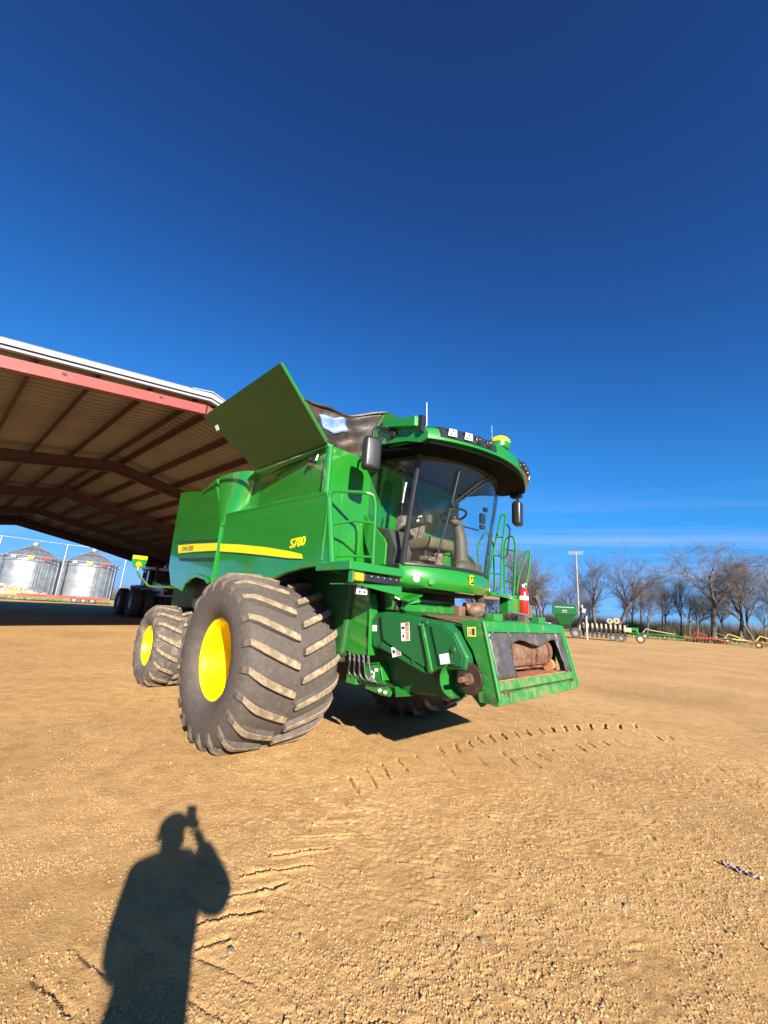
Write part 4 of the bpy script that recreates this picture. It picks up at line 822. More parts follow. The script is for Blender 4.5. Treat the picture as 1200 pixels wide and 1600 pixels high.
flap('rubber_curtain', -.79, -.40, 1.04, 1.435, 8, 8, .008, lambda y, z, u, v: (y - .05 * (1 - v) * u, z))
flap('rubber_curtain', -.42, .70, 1.325, 1.435, 16, 3, .006, lambda y, z, u, v: (y, z + (1 - v) * .03 * math.sin(u * 9)))
flap('rubber_curtain', .62, .815, 1.03, 1.44, 4, 9, .014, lambda y, z, u, v: (y + .05 * (1 - v) * (1 - u), z))
for y in (-.74, -.45, -.1, .25, .6): cb('curtain_bolt', 'steel', cyl(fp(y, 1.42, -.005), fp(y, 1.42, .015), .012, 8))
for z in (1.38, 1.08): cb('curtain_bolt', 'steel', cyl(fp(-.77, z, -.005), fp(-.77, z, .015), .012, 8))
cb('feeder_mouth', 'black_matt', box(2.08, 2.10, -.72, .72, .95, 1.45), box(2.1, 2.6, -.80, -.78, .95, 1.45), box(2.1, 2.6, .78, .80, .95, 1.45), box(2.1, 2.55, -.78, .78, 1.42, 1.45))
cb('feeder_floor', 'rust_orange', prism(XZ([(2.10, .99), (2.755, 1.035), (2.755, 1.022), (2.10, .97)], -.78), (0, 1.56, 0)))
dr = cb('feeder_drum', 'rust_tan', lathe([(.0, -.58), (.155, -.58), (.165, -.57), (.165, .66), (.155, .67), (0, .67)], (2.46, 0, 1.215), (0, 1, 0), 32), smooth=True)
for y in (-.30, .26, .56):
    cb('drum_chain', 'rust', *[obox((2.46 + .175 * math.cos(a), y, 1.215 + .175 * math.sin(a)), (.022, .05, .036), (0, -a, 0)) for a in np.linspace(0, 2 * math.pi, 24, endpoint=False)], parent=dr)
cb('feeder_slat', 'rust_tan', obox((2.60, .13, 1.13), (.03, .86, .05), (0, .3, 0)), obox((2.52, .25, 1.07), (.06, .7, .025)), bevel=.005, parent=dr)
cb('feeder_roller_end', 'rust_orange', cyl((2.58, .62, 1.08), (2.58, .70, 1.08), .06, 16))

# frame work between cab and feeder ------------------------------------------------------------
cb('wheel_side_plate', 'green', prism(XZ([(.72, 1.40), (.86, 1.52), (.95, 1.66), (1.02, 1.86), (1.16, 1.88), (1.30, 1.72), (1.35, 1.46), (1.36, 1.08), (1.10, 1.06), (.80, 1.12)], -.945), (0, .03, 0)), bevel=.004)
cb('plate_edge', 'green', prism(XZ([(1.30, 1.72), (1.335, 1.60), (1.345, 1.40), (1.365, 1.08), (1.35, 1.08), (1.33, 1.4), (1.315, 1.60), (1.285, 1.72)], -.97), (0, .12, 0)), bevel=.004)
cb('plate_slot', 'black', box(1.285, 1.315, -.95, -.945, 1.26, 1.38))
cb('under_cab_frame', 'black_matt', box(.95, 1.62, -.82, .82, 1.78, 1.98), box(1.0, 1.25, -.75, .75, 1.5, 1.8), box(1.0, 1.55, -.78, -.70, 1.55, 1.8), bevel=.02)
cb('cab_support', 'green', prism(XZ([(1.36, 1.80), (1.55, 1.80), (1.50, 1.56), (1.40, 1.56)], -.80), (0, .05, 0)), prism([(1.50, -.90, 1.72), (1.56, -.55, 1.80), (1.72, -.58, 1.66), (1.66, -.72, 1.62)], (0, 0, .02)), obox((1.66, -.66, 1.71), (.10, .34, .03), (.25, .25, .3)), bevel=.008)
cb('cross_beam', 'green_dusty', obox((1.62, .0, 1.60), (.08, 1.5, .07), (0, .3, 0)), obox((1.50, -.2, 1.68), (.05, 1.1, .05)), bevel=.008)
cb('gear_case', 'rust_tan', sph((1.75, .45, 1.62), (.12, .14, .10), 12, 8), cyl((1.70, .30, 1.66), (1.80, .56, 1.68), .05, 12), obox((1.66, .2, 1.60), (.14, .14, .12)), smooth=True)
cb('canvas_boot', 'black_matt', tube([(1.75, .52, 1.85), (1.78, .55, 1.70), (1.72, .60, 1.58)], .055, 10), smooth=True)
cb('feeder_cylinder', 'black', cyl((1.25, -.62, .80), (2.05, -.62, .86), .055, 14), cyl((1.1, .62, .80), (2.05, .62, .86), .055, 14), cyl((1.05, -.62, .79), (1.3, -.62, .80), .075, 14), smooth=True)
lb = cb('lower_bracket', 'green', prism(XZ([(1.17, .955), (1.40, 1.0), (1.455, .84), (1.58, .745), (1.56, .70), (1.45, .695), (1.20, .72)], -.83), (0, .03, 0)), prism([(1.40, -.84, 1.0), (1.455, -.84, .84), (1.46, -.74, .84), (1.405, -.74, 1.0)], (.015, 0, 0)), prism([(1.15, -.85, .955), (1.40, -.85, 1.0), (1.40, -.74, 1.0), (1.15, -.74, .955)], (0, 0, .015)), bevel=.006)
b = sticker(lb, (1.30, -.832, .85), .06, .125, (0, -1, 0), 'white', .12); b(-.42, .42, -.45, -.02, 'ink_red'); b(-.34, .34, -.40, -.1, 'ink_grey', 1); b(-.2, .2, .15, .35, 'ink', 1)
for (x, z) in ((1.43, .74), (1.51, .735), (1.36, .93)): cb('bracket_bolt', 'white', cyl((x, -.83, z), (x, -.85, z), .016, 8), parent=lb)
cb('low_bracket_arm', 'green', prism(XZ([(1.58, .80), (1.78, .74), (1.60, .70)], -.78), (0, .10, 0)), bevel=.006)
cb('hose_block', 'green', obox((1.05, -.86, .80), (.16, .1, .1)), bevel=.006)
for k in range(5):
    x = 1.02 + .075 * k
    hs = cb('hydraulic_hose', 'hose', tube(bend([(x, -.93, 1.10), (x + .02, -.93, .98), (x - .02 + .02 * k, -.92, .86), (x + .10, -.88, .77 + .01 * k), (x + .25, -.80, .80)], .14, 6), .011, 7), smooth=True)
    cb('hose_fitting', 'steel', cyl((x, -.93, 1.10), (x + .004, -.93, 1.045), .014, 8), cyl((x + .006, -.93, 1.03), (x + .012, -.93, .995), .013, 8), parent=hs)

# left platform, ladder rails, extinguisher ------------------------------------------------------------
lp = cb('ladder_platform', 'green', box(1.15, 1.72, .92, 1.78, 1.83, 1.89), prism([(1.72, .92, 1.86), (1.86, 1.0, 1.84), (1.80, 1.35, 1.83), (1.72, 1.4, 1.86)], (0, 0, -.02)), box(1.62, 1.76, 1.30, 1.82, 1.62, 1.83), bevel=.01)
def rail(pts, r=.016): return cb('ladder_rail', 'green', tube(bend(pts, .06), r, 8), smooth=True)
rail([(1.62, .98, 1.88), (1.66, 1.0, 2.30), (1.80, 1.05, 2.98), (1.86, 1.07, 2.98), (1.80, 1.07, 2.55), (1.78, 1.04, 1.88)])
for z, a in ((2.15, 0), (2.4, .03), (2.66, .07)): cb('rail_rung', 'green', tube([(1.64 + a * 1.2, .99 + .01, z), (1.79 + a * .5, 1.05, z - .01)], .011, 6))
rail([(1.60, 1.50, 1.88), (1.60, 1.50, 2.60), (1.63, 1.50, 2.74), (1.74, 1.50, 2.76), (1.78, 1.50, 2.62), (1.74, 1.50, 1.88)])
for z in (2.08, 2.30, 2.55): cb('rail_rung', 'green', tube([(1.60, 1.50, z + .02), (1.755, 1.50, z - .02)], .011, 6))
rail([(1.60, 1.78, 1.70), (1.66, 1.84, 2.20), (1.76, 1.90, 2.58), (1.81, 1.92, 2.58), (1.78, 1.92, 2.30), (1.72, 1.90, 1.95)])
rail([(1.30, 1.74, 1.88), (1.28, 1.74, 2.70), (1.34, 1.40, 2.85), (1.38, 1.12, 2.60), (1.38, 1.12, 1.88)], .014)
ex = cb('fire_extinguisher', 'red', lathe([(0, 0), (.062, 0), (.07, .012), (.07, .30), (.055, .345), (.028, .365), (.028, .385), (0, .385)], (1.79, 1.70, 1.63), (0, 0, 1), 20), smooth=True)
cb('extinguisher_band', 'white', lathe([(.071, .20), (.0725, .20), (.0725, .255), (.071, .255)], (1.79, 1.70, 1.63), (0, 0, 1), 20), parent=ex)
cb('extinguisher_valve', 'white', cyl((1.79, 1.70, 2.0), (1.79, 1.70, 2.05), .02, 10), obox((1.80, 1.70, 2.05), (.08, .02, .02), (0, -.3, 0)), parent=ex)
tag(ex, 'red extinguisher with white band on the ladder platform')
cb('wash_tank', 'seat_tan', box(1.52, 1.66, 2.02, 2.30, 1.50, 1.78), cyl((1.60, 2.12, 1.78), (1.6, 2.12, 1.82), .04, 12), bevel=.03)
cb('ladder_guard', 'black_matt', box(1.45, 1.62, 2.0, 2.5, 1.38, 1.48), bevel=.02)
# rear marker arm
ma = cb('rear_marker_arm', 'green', tube(bend([(-3.9, -1.05, 1.74), (-5.25, -1.30, 1.735), (-6.10, -1.30, 1.97), (-6.28, -1.30, 2.06), (-6.30, -1.30, 2.16)], .12), .022, 8), smooth=True)
cb('marker_board', 'green', prism([(-6.32, -1.30 + dy, z) for dy, z in ((-.16, 2.44), (.16, 2.44), (.155, 2.28), (.10, 2.16), (-.10, 2.16), (-.155, 2.28))], (.03, 0, 0)), bevel=.008, parent=ma)
cb('marker_strip', 'decal_yellow', box(-6.288, -6.283, -1.45, -1.15, 2.36, 2.44), parent=ma)
cb('marker_reflector', 'amber', lathe([(0, .02), (.05, .018), (.065, .0)], (-6.288, -1.30, 2.235), (1, 0, 0), 18), smooth=True, parent=ma)
# ------------------------------------------------------------------ open shed behind the combine
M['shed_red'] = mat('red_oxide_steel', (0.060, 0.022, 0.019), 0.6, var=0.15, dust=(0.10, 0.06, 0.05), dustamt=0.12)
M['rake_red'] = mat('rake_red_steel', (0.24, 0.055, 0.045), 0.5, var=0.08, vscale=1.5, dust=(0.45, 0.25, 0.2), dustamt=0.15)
M['roof_sheet'] = mat('roof_sheet_underside', (0.175, 0.16, 0.145), 0.55, 0.1, var=0.10, vscale=0.7, dust=(0.25, 0.16, 0.10), dustamt=0.15, dscale=1.2)
M['trim_white'] = mat('white_trim_sheet', (0.31, 0.325, 0.35), 0.4, 0.1, var=0.05)
M['added_shade_wall'] = mat('added_shade_wall', (0.30, 0.25, 0.20), 0.6)
SHR = 7.1; SLOPE = .18; SW = 12.0; FR_POS = (0.35, 8.1, 16.1, 24.4, 33.0); SLEN = 33.2
shed = thing('open_shed', 'open-sided steel shed with red frames and pale ribbed roof behind the combine', 'shed', (-5.24, 10.61, 0), math.atan2(.6694, -.7429))
# local axes: x along the ridge away from the camera, y to the left eave; +y = towards the frame's left edge, -y = right eave
def rz_(y): return SHR - SLOPE * abs(y)
for s in (1, -1):
    xs = []; x = 0.0
    while x < SLEN: xs += [(x, 0), (x + .20, 0), (x + .225, .035), (x + .275, .035)]; x += .30
    V = []
    for (xx, dz) in xs:
        for t in (0, 1):
            for yy in (0.0, SW): V.append((xx, s * yy, rz_(yy) + .02 + dz + .012 * t))
    F = []
    for i in range(len(xs) - 1):
        a, b_ = i * 4, i * 4 + 4; F += [(a, a + 1, b_ + 1, b_), (a + 2, b_ + 2, b_ + 3, a + 3)]
    F += [(0, 2, 3, 1), (len(V) - 4, len(V) - 3, len(V) - 1, len(V) - 2)]
    part('roof_sheet', M['roof_sheet'], shed, (V, F))
    for k in range(11):
        y0 = s * (.22 + 1.14 * k); z0 = rz_(y0)
        part('purlin', M['shed_red'], shed, prism([(0.02, y0, z0), (0.02, y0 + s * .08, z0 - .08 * SLOPE), (0.02, y0 + s * .08, z0 - .25), (.02, y0 + s * .06, z0 - .25), (.02, y0 + s * .055, z0 - .03), (.02, y0, z0 - .02)], (SLEN - .04, 0, 0)))
    for fx in FR_POS[1:]:
        pts = [(0, rz_(0) - .26), (SW - .15, rz_(SW) - .26), (SW - .15, rz_(SW) - 1.05), (SW * .45, rz_(SW * .45) - .72), (0, rz_(0) - .70)]
        web = prism([(fx - .006, s * yy, z) for yy, z in pts], (.012, 0, 0))
        fl = [prism([(fx - .10, s * a_[0], a_[1]), (fx - .10, s * b_[0], b_[1]), (fx - .10, s * b_[0], b_[1] - .014), (fx - .10, s * a_[0], a_[1] - .014)], (.20, 0, 0)) for a_, b_ in ((pts[0], pts[1]), (pts[4], pts[3]), (pts[3], pts[2]))]
        part('rafter', M['shed_red'], shed, web, *fl)
        part('column', M['shed_red'], shed, box(fx - .10, fx + .10, s * (SW - .16), s * (SW - .15), 0, rz_(SW) - .3), box(fx - .006, fx + .006, s * (SW - .8), s * (SW - .16), 0, rz_(SW) - .5), box(fx - .10, fx + .10, s * (SW - .83), s * (SW - .8), 0, rz_(SW) - .9))
    rk = part('rake_beam', M['rake_red'], shed, prism([(-.02, s * .02, rz_(.02) - .20), (-.02, s * SW, rz_(SW) - .20), (-.02, s * SW, rz_(SW) - .47), (-.02, s * .02, rz_(.02) - .47)], (.05, 0, 0)), prism([(-.02, s * .02, rz_(.02) - .455), (-.02, s * SW, rz_(SW) - .455), (-.02, s * SW, rz_(SW) - .47), (-.02, s * .02, rz_(.02) - .47)], (.14, 0, 0)))
    for yy in (1.2, 3.2, 5.2): part('beam_bolt', M['shed_red'], rk, box(-.035, -.015, s * yy - .04, s * yy + .04, rz_(yy) - .31, rz_(yy) - .26))
    part('rake_trim', M['trim_white'], shed, prism([(-.22, s * .0, rz_(0) + .12), (-.22, s * SW, rz_(SW) + .12), (-.22, s * SW, rz_(SW) - .02), (-.22, s * .0, rz_(0) - .02)], (.03, 0, 0)), prism([(-.22, s * .0, rz_(0) + .12), (-.22, s * SW, rz_(SW) + .12), (.25, s * SW, rz_(SW) + .10), (.25, s * 0, rz_(0) + .10)], (0, 0, -.02)))
    part('rake_gutter', M['trim_white'], shed, prism([(-.17, s * .0, rz_(0) - .03), (-.17, s * SW, rz_(SW) - .03), (-.17, s * SW, rz_(SW) - .10), (-.17, s * .0, rz_(0) - .10)], (.12, 0, 0)))
    part('eave_trim', M['trim_white'], shed, box(0, SLEN, s * (SW), s * (SW + .03), rz_(SW) - .25, rz_(SW) + .06))
for s in (1, -1): part('end_closure', M['shed_red'], shed, prism([(SLEN - .03, 0, SHR + .02), (SLEN - .03, s * SW, rz_(SW) + .02), (SLEN - .03, s * SW, rz_(SW) - .4), (SLEN - .03, 0, SHR - .4)], (.02, 0, 0)))
part('ridge_cap', M['trim_white'], shed, prism([(-.24, -.55, rz_(.55) + .13), (-.24, 0, SHR + .17), (-.24, .55, rz_(.55) + .13), (-.24, .55, rz_(.55) + .10), (-.24, 0, SHR + .14), (-.24, -.55, rz_(.55) + .10)], (SLEN + .3, 0, 0)))
V = []
xs = np.arange(8.2, SLEN, .3)
for i, x in enumerate(xs):
    for dx, dy in ((0, 0), (.2, 0), (.23, .03), (.27, .03)):
        for z in (0.0, rz_(SW) - .05): V.append((x + dx, -SW - .04 - dy, z))
nv = len(V) // 2
wl_ = part('added_shade_wall', M['added_shade_wall'], shed, (V, [(2 * i, 2 * i + 2, 2 * i + 3, 2 * i + 1) for i in range(nv - 1)]))  # unseen wall along the right eave, added to keep the shed inside dark
sm = wl_.modifiers.new('thick', 'SOLIDIFY'); sm.thickness = .012

# ------------------------------------------------------------------ grain bins, overhead pipe, rubble and trailer on the left
def galv():
    m = mat('galvanised_steel', (0.34, 0.355, 0.37), 0.42, 0.8, var=0.2, vscale=0.8)
    nt = m.node_tree; b = nt.nodes['Principled BSDF']; b.inputs['Anisotropic'].default_value = .5
    return m
M['galv'] = galv(); M['galv_dark'] = mat('weathered_galvanised', (0.22, 0.23, 0.24), 0.5, 0.5, var=0.2, vscale=1.2)
def grain_bin(name, label, loc, Rb, he, ha):
    t = thing(name, label, 'grain bin', loc, 0, 'grain bins beyond the shed')
    nr = 7; hr = he / nr
    for k in range(nr):
        pr = []
        for j in range(11): pr.append((Rb + (.018 if j % 2 else 0) + .004 * (k % 2), k * hr + hr * j / 10))
        part('wall_ring', M['galv'], t, lathe(pr, (0, 0, 0), (0, 0, 1), 64), smooth=True, angle=60)
    for k in range(26):
        a = 2 * math.pi * k / 26; part('stiffener', M['galv'], t, obox(((Rb + .05) * math.cos(a), (Rb + .05) * math.sin(a), he / 2), (.09, .11, he), (0, 0, a)))
    part('cone_roof', M['galv_dark'], t, lathe([(Rb + .22, he - .05), (Rb + .2, he + .02), (.55, ha - .25), (.55, ha - .1), (0, ha)], (0, 0, 0), (0, 0, 1), 48), smooth=True)
    for k in range(24):
        a = 2 * math.pi * k / 24; part('roof_rib', M['galv_dark'], t, tube([((Rb + .2) * math.cos(a), (Rb + .2) * math.sin(a), he + .06), (.6 * math.cos(a), .6 * math.sin(a), ha - .2)], .04, 4))
    part('roof_cap', M['trim_white'], t, lathe([(.5, ha - .05), (.55, ha + .25), (.3, ha + .5), (0, ha + .55)], (0, 0, 0), (0, 0, 1), 16), smooth=True)
    part('eave_rail', M['trim_white'], t, tube([((Rb + .55) * math.cos(a), (Rb + .55) * math.sin(a), he + .35) for a in np.linspace(0, 2 * math.pi, 40, endpoint=False)], .05, 6, closed=True), tube([((Rb + .5) * math.cos(a), (Rb + .5) * math.sin(a), he - .35) for a in np.linspace(0, 2 * math.pi, 40, endpoint=False)], .05, 6, closed=True), *[cyl(((Rb + .53) * math.cos(a), (Rb + .53) * math.sin(a), he - .35), ((Rb + .53) * math.cos(a), (Rb + .53) * math.sin(a), he + .35), .035, 5) for a in np.linspace(0, 2 * math.pi, 20, endpoint=False)])
    for da, mm in ((-.05, 'sticker_yellow'), (.42, 'ink_red'), (-.55, 'trim_white')):
        a = math.atan2(-loc[1], -loc[0]) + da; part('vent_box', M[mm], t, obox(((Rb + .4) * math.cos(a), (Rb + .4) * math.sin(a), he + .05), (.4, .9, .5), (0, 0, a)), bevel=.03)
    a = math.atan2(-loc[1], -loc[0]) + .25; c, s_ = math.cos(a), math.sin(a)
    part('ladder', M['galv_dark'], t, *[tube([((Rb + .2) * c - q * s_, (Rb + .2) * s_ + q * c, .1), ((Rb + .2) * c - q * s_, (Rb + .2) * s_ + q * c, he + .6)], .035, 5) for q in (-.22, .22)])
    return t
grain_bin('grain_bin', 'left galvanised grain bin with cone roof, rubble in front of it', (-67.9, 80.1, 0), 4.6, 6.9, 9.7)
grain_bin('grain_bin', 'right galvanised grain bin with cone roof, between a pole and the parked tractor', (-60.4, 86.0, 0), 4.6, 6.9, 9.9)
op = thing('overhead_pipe', 'thin overhead pipe on tall poles in front of the grain bins', 'pipe', (-61, 79.2, 0))
for q in ((-7.3, -6.2, 10.3), (0, 0, 10.2), (8.2, 5.8, 10.2), (16.4, 11.6, 10.2)): part('pole', M['galv'], op, cyl((q[0], q[1], 0), q, .16, 8, .13))
part('pipe', M['galv_dark'], op, tube([(-14, -12, 10.3), (-7.3, -6.2, 10.25), (0, 0, 10.1), (8.2, 5.8, 10.1), (16.4, 11.6, 10.1)], .09, 6))
rr_ = random.Random(12); ch = []
for k in range(150):
    a, d = rr_.uniform(0, 6.28), rr_.random() ** .6; x, y = d * 7.5 * math.cos(a), d * 2.6 * math.sin(a)
    ch.append(obox((x, y, max(.05, (1 - d) * 1.7 + rr_.uniform(-.1, .25))), (rr_.uniform(.2, 1.5), rr_.uniform(.2, .7), rr_.uniform(.08, .4)), (rr_.uniform(-.5, .5), rr_.uniform(-.5, .5), rr_.uniform(0, 3))))
M['rubble'] = mat('mixed_rubble', (0.42, 0.35, 0.27), 0.9, col2=(0.72, 0.68, 0.62), c2scale=0.9, var=0.3, vscale=1.5)
rb = thing('rubble_pile', 'heap of pale broken rubble and boards at the foot of the left bin', 'rubble', (-64.5, 70.5, 0), .75)
tag(part('rubble', M['rubble'], rb, *ch), kind='stuff')
part('mound', M['dirt'], rb, sph((0, 0, -.4), (7.6, 2.7, 1.7), 24, 10), smooth=True)
tr = thing('low_trailer', 'long low red flatbed trailer lying in the sun beyond the shed shade', 'trailer', (-39.6, 53.0, 0), .63)
M['trailer_red'] = mat('faded_red', (0.26, 0.035, 0.025), 0.6, var=0.3, vscale=1.0)
part('deck', M['trailer_red'], tr, box(-4.5, 4.6, -1.1, 1.1, .50, .66), bevel=.02)
for yy in (-1.08, 1.08): part('side_rail', M['trailer_red'], tr, box(-4.5, 4.6, yy - .04, yy + .04, .66, .80))
part('tongue', M['trailer_red'], tr, prism([(-4.5, -.6, .5), (-6.6, -.08, .42), (-6.6, .08, .42), (-4.5, .6, .5)], (0, 0, .12)))
for x in (1.0, 1.95, 2.9):
    for yy in (-1.0, 1.0): w_ = part('wheel', M['rubber'], tr, lathe([(.20, -.12), (.38, -.12), (.42, -.08), (.42, .08), (.38, .12), (.20, .12)], (x, yy * .88, .42), (0, 1, 0), 20, closed=True), smooth=True); part('wheel_hub', M['galv_dark'], w_, cyl((x, yy * .88 - .11, .42), (x, yy * .88 + .11, .42), .2, 14))

# ------------------------------------------------------------------ tractor parked in the shed's shade
M['tractor_grey'] = mat('pale_grey_paint', (0.45, 0.50, 0.60), 0.35, coat=0.3, dust=(0.3, 0.26, 0.2), dustamt=0.1)
M['dark_glass'] = mat('dark_window_glass', (0.012, 0.014, 0.018), 0.06, coat=1.0)
TR = thing('tractor', 'pale grey articulated tractor on dual wheels parked in the shed shade', 'tractor', (-16.9, 31.6, 0), R(-46))
def tp(name, m, *g, parent=None, **k): return part(name, M[m], parent or TR, *g, **k)
tp('front_frame', 'black_matt', box(.2, 2.9, -.5, .5, .95, 1.45), bevel=.04); tp('rear_frame', 'black_matt', box(-2.7, -.1, -.6, .6, .9, 1.5), bevel=.04); tp('pivot', 'black_matt', cyl((.05, 0, .9), (.05, 0, 1.5), .25, 16))
tp('hood', 'tractor_grey', prism(XZ([(.7, 1.45), (3.15, 1.5), (3.3, 1.75), (3.2, 2.15), (2.9, 2.35), (.7, 2.6)], -.55), (0, 1.1, 0)), bevel=.08, seg=3)
tp('grille', 'black', prism(XZ([(3.16, 1.55), (3.33, 1.75), (3.23, 2.1), (3.1, 2.1)], -.42), (0, .84, 0)), bevel=.02)
for s in (-1, 1):
    tp('hood_stripe', 'black', box(.9, 2.8, .552 * s - .004, .552 * s + .004, 1.72, 1.86)); tp('head_lamp', 'lamp_white', cyl((3.20, .3 * s, 1.92), (3.29, .3 * s, 1.9), .08, 14))
    tp('fender', 'tractor_grey', prism([(-2.3, .55 * s, 1.95), (-2.0, .55 * s, 2.25), (-.6, .55 * s, 2.25), (-.3, .55 * s, 1.95), (-.6, .55 * s, 2.14), (-2.0, .55 * s, 2.14)], (0, .7 * s, 0)), bevel=.02)
    tp('step', 'black', box(-.1, .5, .62 * s, .9 * s, 1.0, 1.06), box(-.1, .5, .62 * s, .9 * s, 1.35, 1.41))
    tp('mirror', 'black', obox((.65, 1.15 * s, 2.95), (.06, .22, .42)), bevel=.03); 
tp('cab_base', 'tractor_grey', box(-1.15, .6, -.85, .85, 1.5, 2.05), bevel=.05)
cg = tp('cab_glass', 'dark_glass', prism(XZ([(-1.1, 2.05), (.6, 2.05), (.5, 3.35), (-1.0, 3.4)], -.8), (0, 1.6, 0)), bevel=.04)
for x, y in ((.58, -.8), (.58, .8), (-1.08, -.8), (-1.08, .8), (-.3, -.82), (-.3, .82)): tp('cab_pillar', 'black', cyl((x, y, 2.05), (x * .93, y, 3.4), .045, 8), parent=cg)
tp('cab_roof', 'tractor_grey', box(-1.25, .8, -.95, .95, 3.38, 3.62), bevel=.08, seg=3); tp('exhaust', 'black', cyl((.95, -.45, 2.5), (.95, -.45, 3.7), .09, 14), bevel=0)
tw = mesh('tyre', [lathe([(.45, -.27), (.62, -.32), (.86, -.30), (.95, -.2), (.97, 0), (.95, .2), (.86, .30), (.62, .32), (.45, .27)], (0, 0, 0), (0, 1, 0), 40, closed=True), *[obox((.95 * math.cos(a + (.05 if s > 0 else 0)), .14 * s, .95 * math.sin(a + (.05 if s > 0 else 0))), (.07, .27, .05), (0, -a, .5 * s)) for a in np.linspace(0, 2 * math.pi, 22, endpoint=False) for s in (-1, 1)]], smooth=True)
td = mesh('wheel_disc', [lathe([(0, -.05), (.2, -.06), (.4, -.2), (.46, -.22), (.46, .22), (.4, .05), (0, .0)], (0, 0, 0), (0, 1, 0), 28)], smooth=True)
for x in (1.75, -1.55):
    for y in (-1.75, -1.02, 1.02, 1.75):
        w_ = link('wheel', td, M['tractor_grey'], TR, (x, y, .97)); link('tyre', tw, M['rubber'], w_)

# ------------------------------------------------------------------ right-hand yard: pole, seed cart, planter, implements
M['pole_wood'] = mat('weathered_pole_wood', (0.26, 0.235, 0.20), 0.85, var=0.25, vscale=2)
up = thing('utility_pole', 'tall pale utility pole with double crossarm behind the green seed cart', 'utility pole', (27.3, 56.3, 0))
part('pole', M['pole_wood'], up, cyl((0, 0, 0), (0, 0, 11.35), .14, 10, .09), smooth=True)
for dz in (11.0, 11.25): part('crossarm', M['pole_wood'], up, obox((0, 0, dz), (1.9, .11, .11), (0, 0, -.45)))
for q in (-.85, -.4, .4, .85): part('insulator', M['trim_white'], up, lathe([(.05, 0), (.07, .06), (.03, .14), (0, .15)], (q * math.cos(.45), -q * math.sin(.45), 11.31), (0, 0, 1), 10))
part('transformer', M['galv_dark'], up, cyl((.3, -.2, 3.2), (.3, -.2, 4.0), .22, 14), bevel=0)
mp_ = thing('marker_post', 'short pale pink marker post beside the planter', 'post', (22.4, 44.6, 0)); part('post', mat('faded_pink_paint', (.62, .42, .38), .7), mp_, cyl((0, 0, 0), (0, 0, 2.3), .09, 10), bevel=0)
part('post_cap', M['trim_white'], mp_, cyl((0, 0, 2.3), (0, 0, 2.38), .10, 10))
sc_ = thing('seed_cart', 'green seed cart with wide hopper and lettered side left of the pole', 'seed cart', (20.6, 45.7, 0), -.43)
def scp(name, m, *g, parent=None, **k): return part(name, M[m], parent or sc_, *g, **k)
hp = scp('hopper', 'green_plastic', loft([[(-x, -y, z), (x, -y, z), (x, y, z), (-x, y, z)] for x, y, z in ((.55, .4, 1.3), (1.05, .9, 2.35), (1.25, 1.0, 2.45), (1.25, 1.0, 3.30), (1.1, .85, 3.45))]), bevel=.05)
for z, w_, h_ in ((3.12, 1.9, .09), (2.78, .5, .10), (2.62, .5, .07)): scp('hopper_lettering', 'trim_white', box(-w_ / 2, w_ / 2, -1.012, -1.002, z, z + h_), parent=hp)
scp('frame', 'green_dusty', box(-1.6, 1.6, -.75, -.6, .75, .92), box(-1.6, 1.6, .6, .75, .75, .92), box(-1.6, -1.45, -.7, .7, .75, .92), box(1.45, 1.6, -.7, .7, .75, .92), bevel=.02)
scp('metering_box', 'black', box(-.6, .6, -.5, .5, .95, 1.32), bevel=.03); scp('conveyor', 'black', tube([(1.0, -.9, .7), (1.55, -.95, 2.2), (1.7, -.9, 3.2)], .16, 10), smooth=True)
scp('conveyor_hood', 'trim_white', obox((1.85, -.9, 2.9), (.4, .35, .5), (0, .3, 0)), bevel=.06)
for x in (-1.0, 1.0):
    for y in (-.95, .95): w_ = scp('wheel', 'rubber', lathe([(.25, -.18), (.48, -.2), (.55, -.12), (.55, .12), (.48, .2), (.25, .18)], (x, y, .55), (0, 1, 0), 24, closed=True), smooth=True); scp('wheel_hub', 'galv_dark', cyl((x, y - .15, .55), (x, y + .15, .55), .26, 14), parent=w_)
scp('side_tank', 'trim_white', box(-2.1, -1.4, -.7, .1, .95, 1.45), bevel=.12, seg=3)
pl = thing('row_planter', 'black row planter with cream seed units and a green tongue wheel', 'planter', (24.4, 44.4, 0), -.50)
def plp(name, m, *g, parent=None, **k): return part(name, M[m], parent or pl, *g, **k)
M['cream'] = mat('cream_plastic', (.42, .36, .25), .5)
plp('toolbar', 'black_matt', box(-2.4, 2.0, -.2, .2, .9, 1.1), box(-2.4, 2.0, .5, .7, .8, .95), bevel=.02)
for k in range(10):
    x = -2.2 + .43 * k; u_ = plp('seed_unit', 'cream', lathe([(.0, -.07), (.30, -.07), (.32, 0), (.30, .07), (0, .07)], (x, -.15, 1.38), (1, .15, 0), 16), smooth=True, angle=50)
    plp('unit_shank', 'black_matt', box(x - .12, x + .12, -.4, .1, .25, 1.05), parent=u_); plp('unit_disc', 'galv_dark', cyl((x - .02, -.35, .28), (x + .02, -.35, .28), .27, 16), parent=u_)
plp('end_hopper', 'cream', box(1.55, 2.25, -.5, .2, 1.0, 1.42), bevel=.08)
plp('tongue', 'green', tube([(2.0, 0, 1.35), (2.7, -.2, 1.25), (3.0, -.3, .5)], .12, 8), box(2.0, 2.9, -.25, .1, 1.2, 1.5), bevel=0)
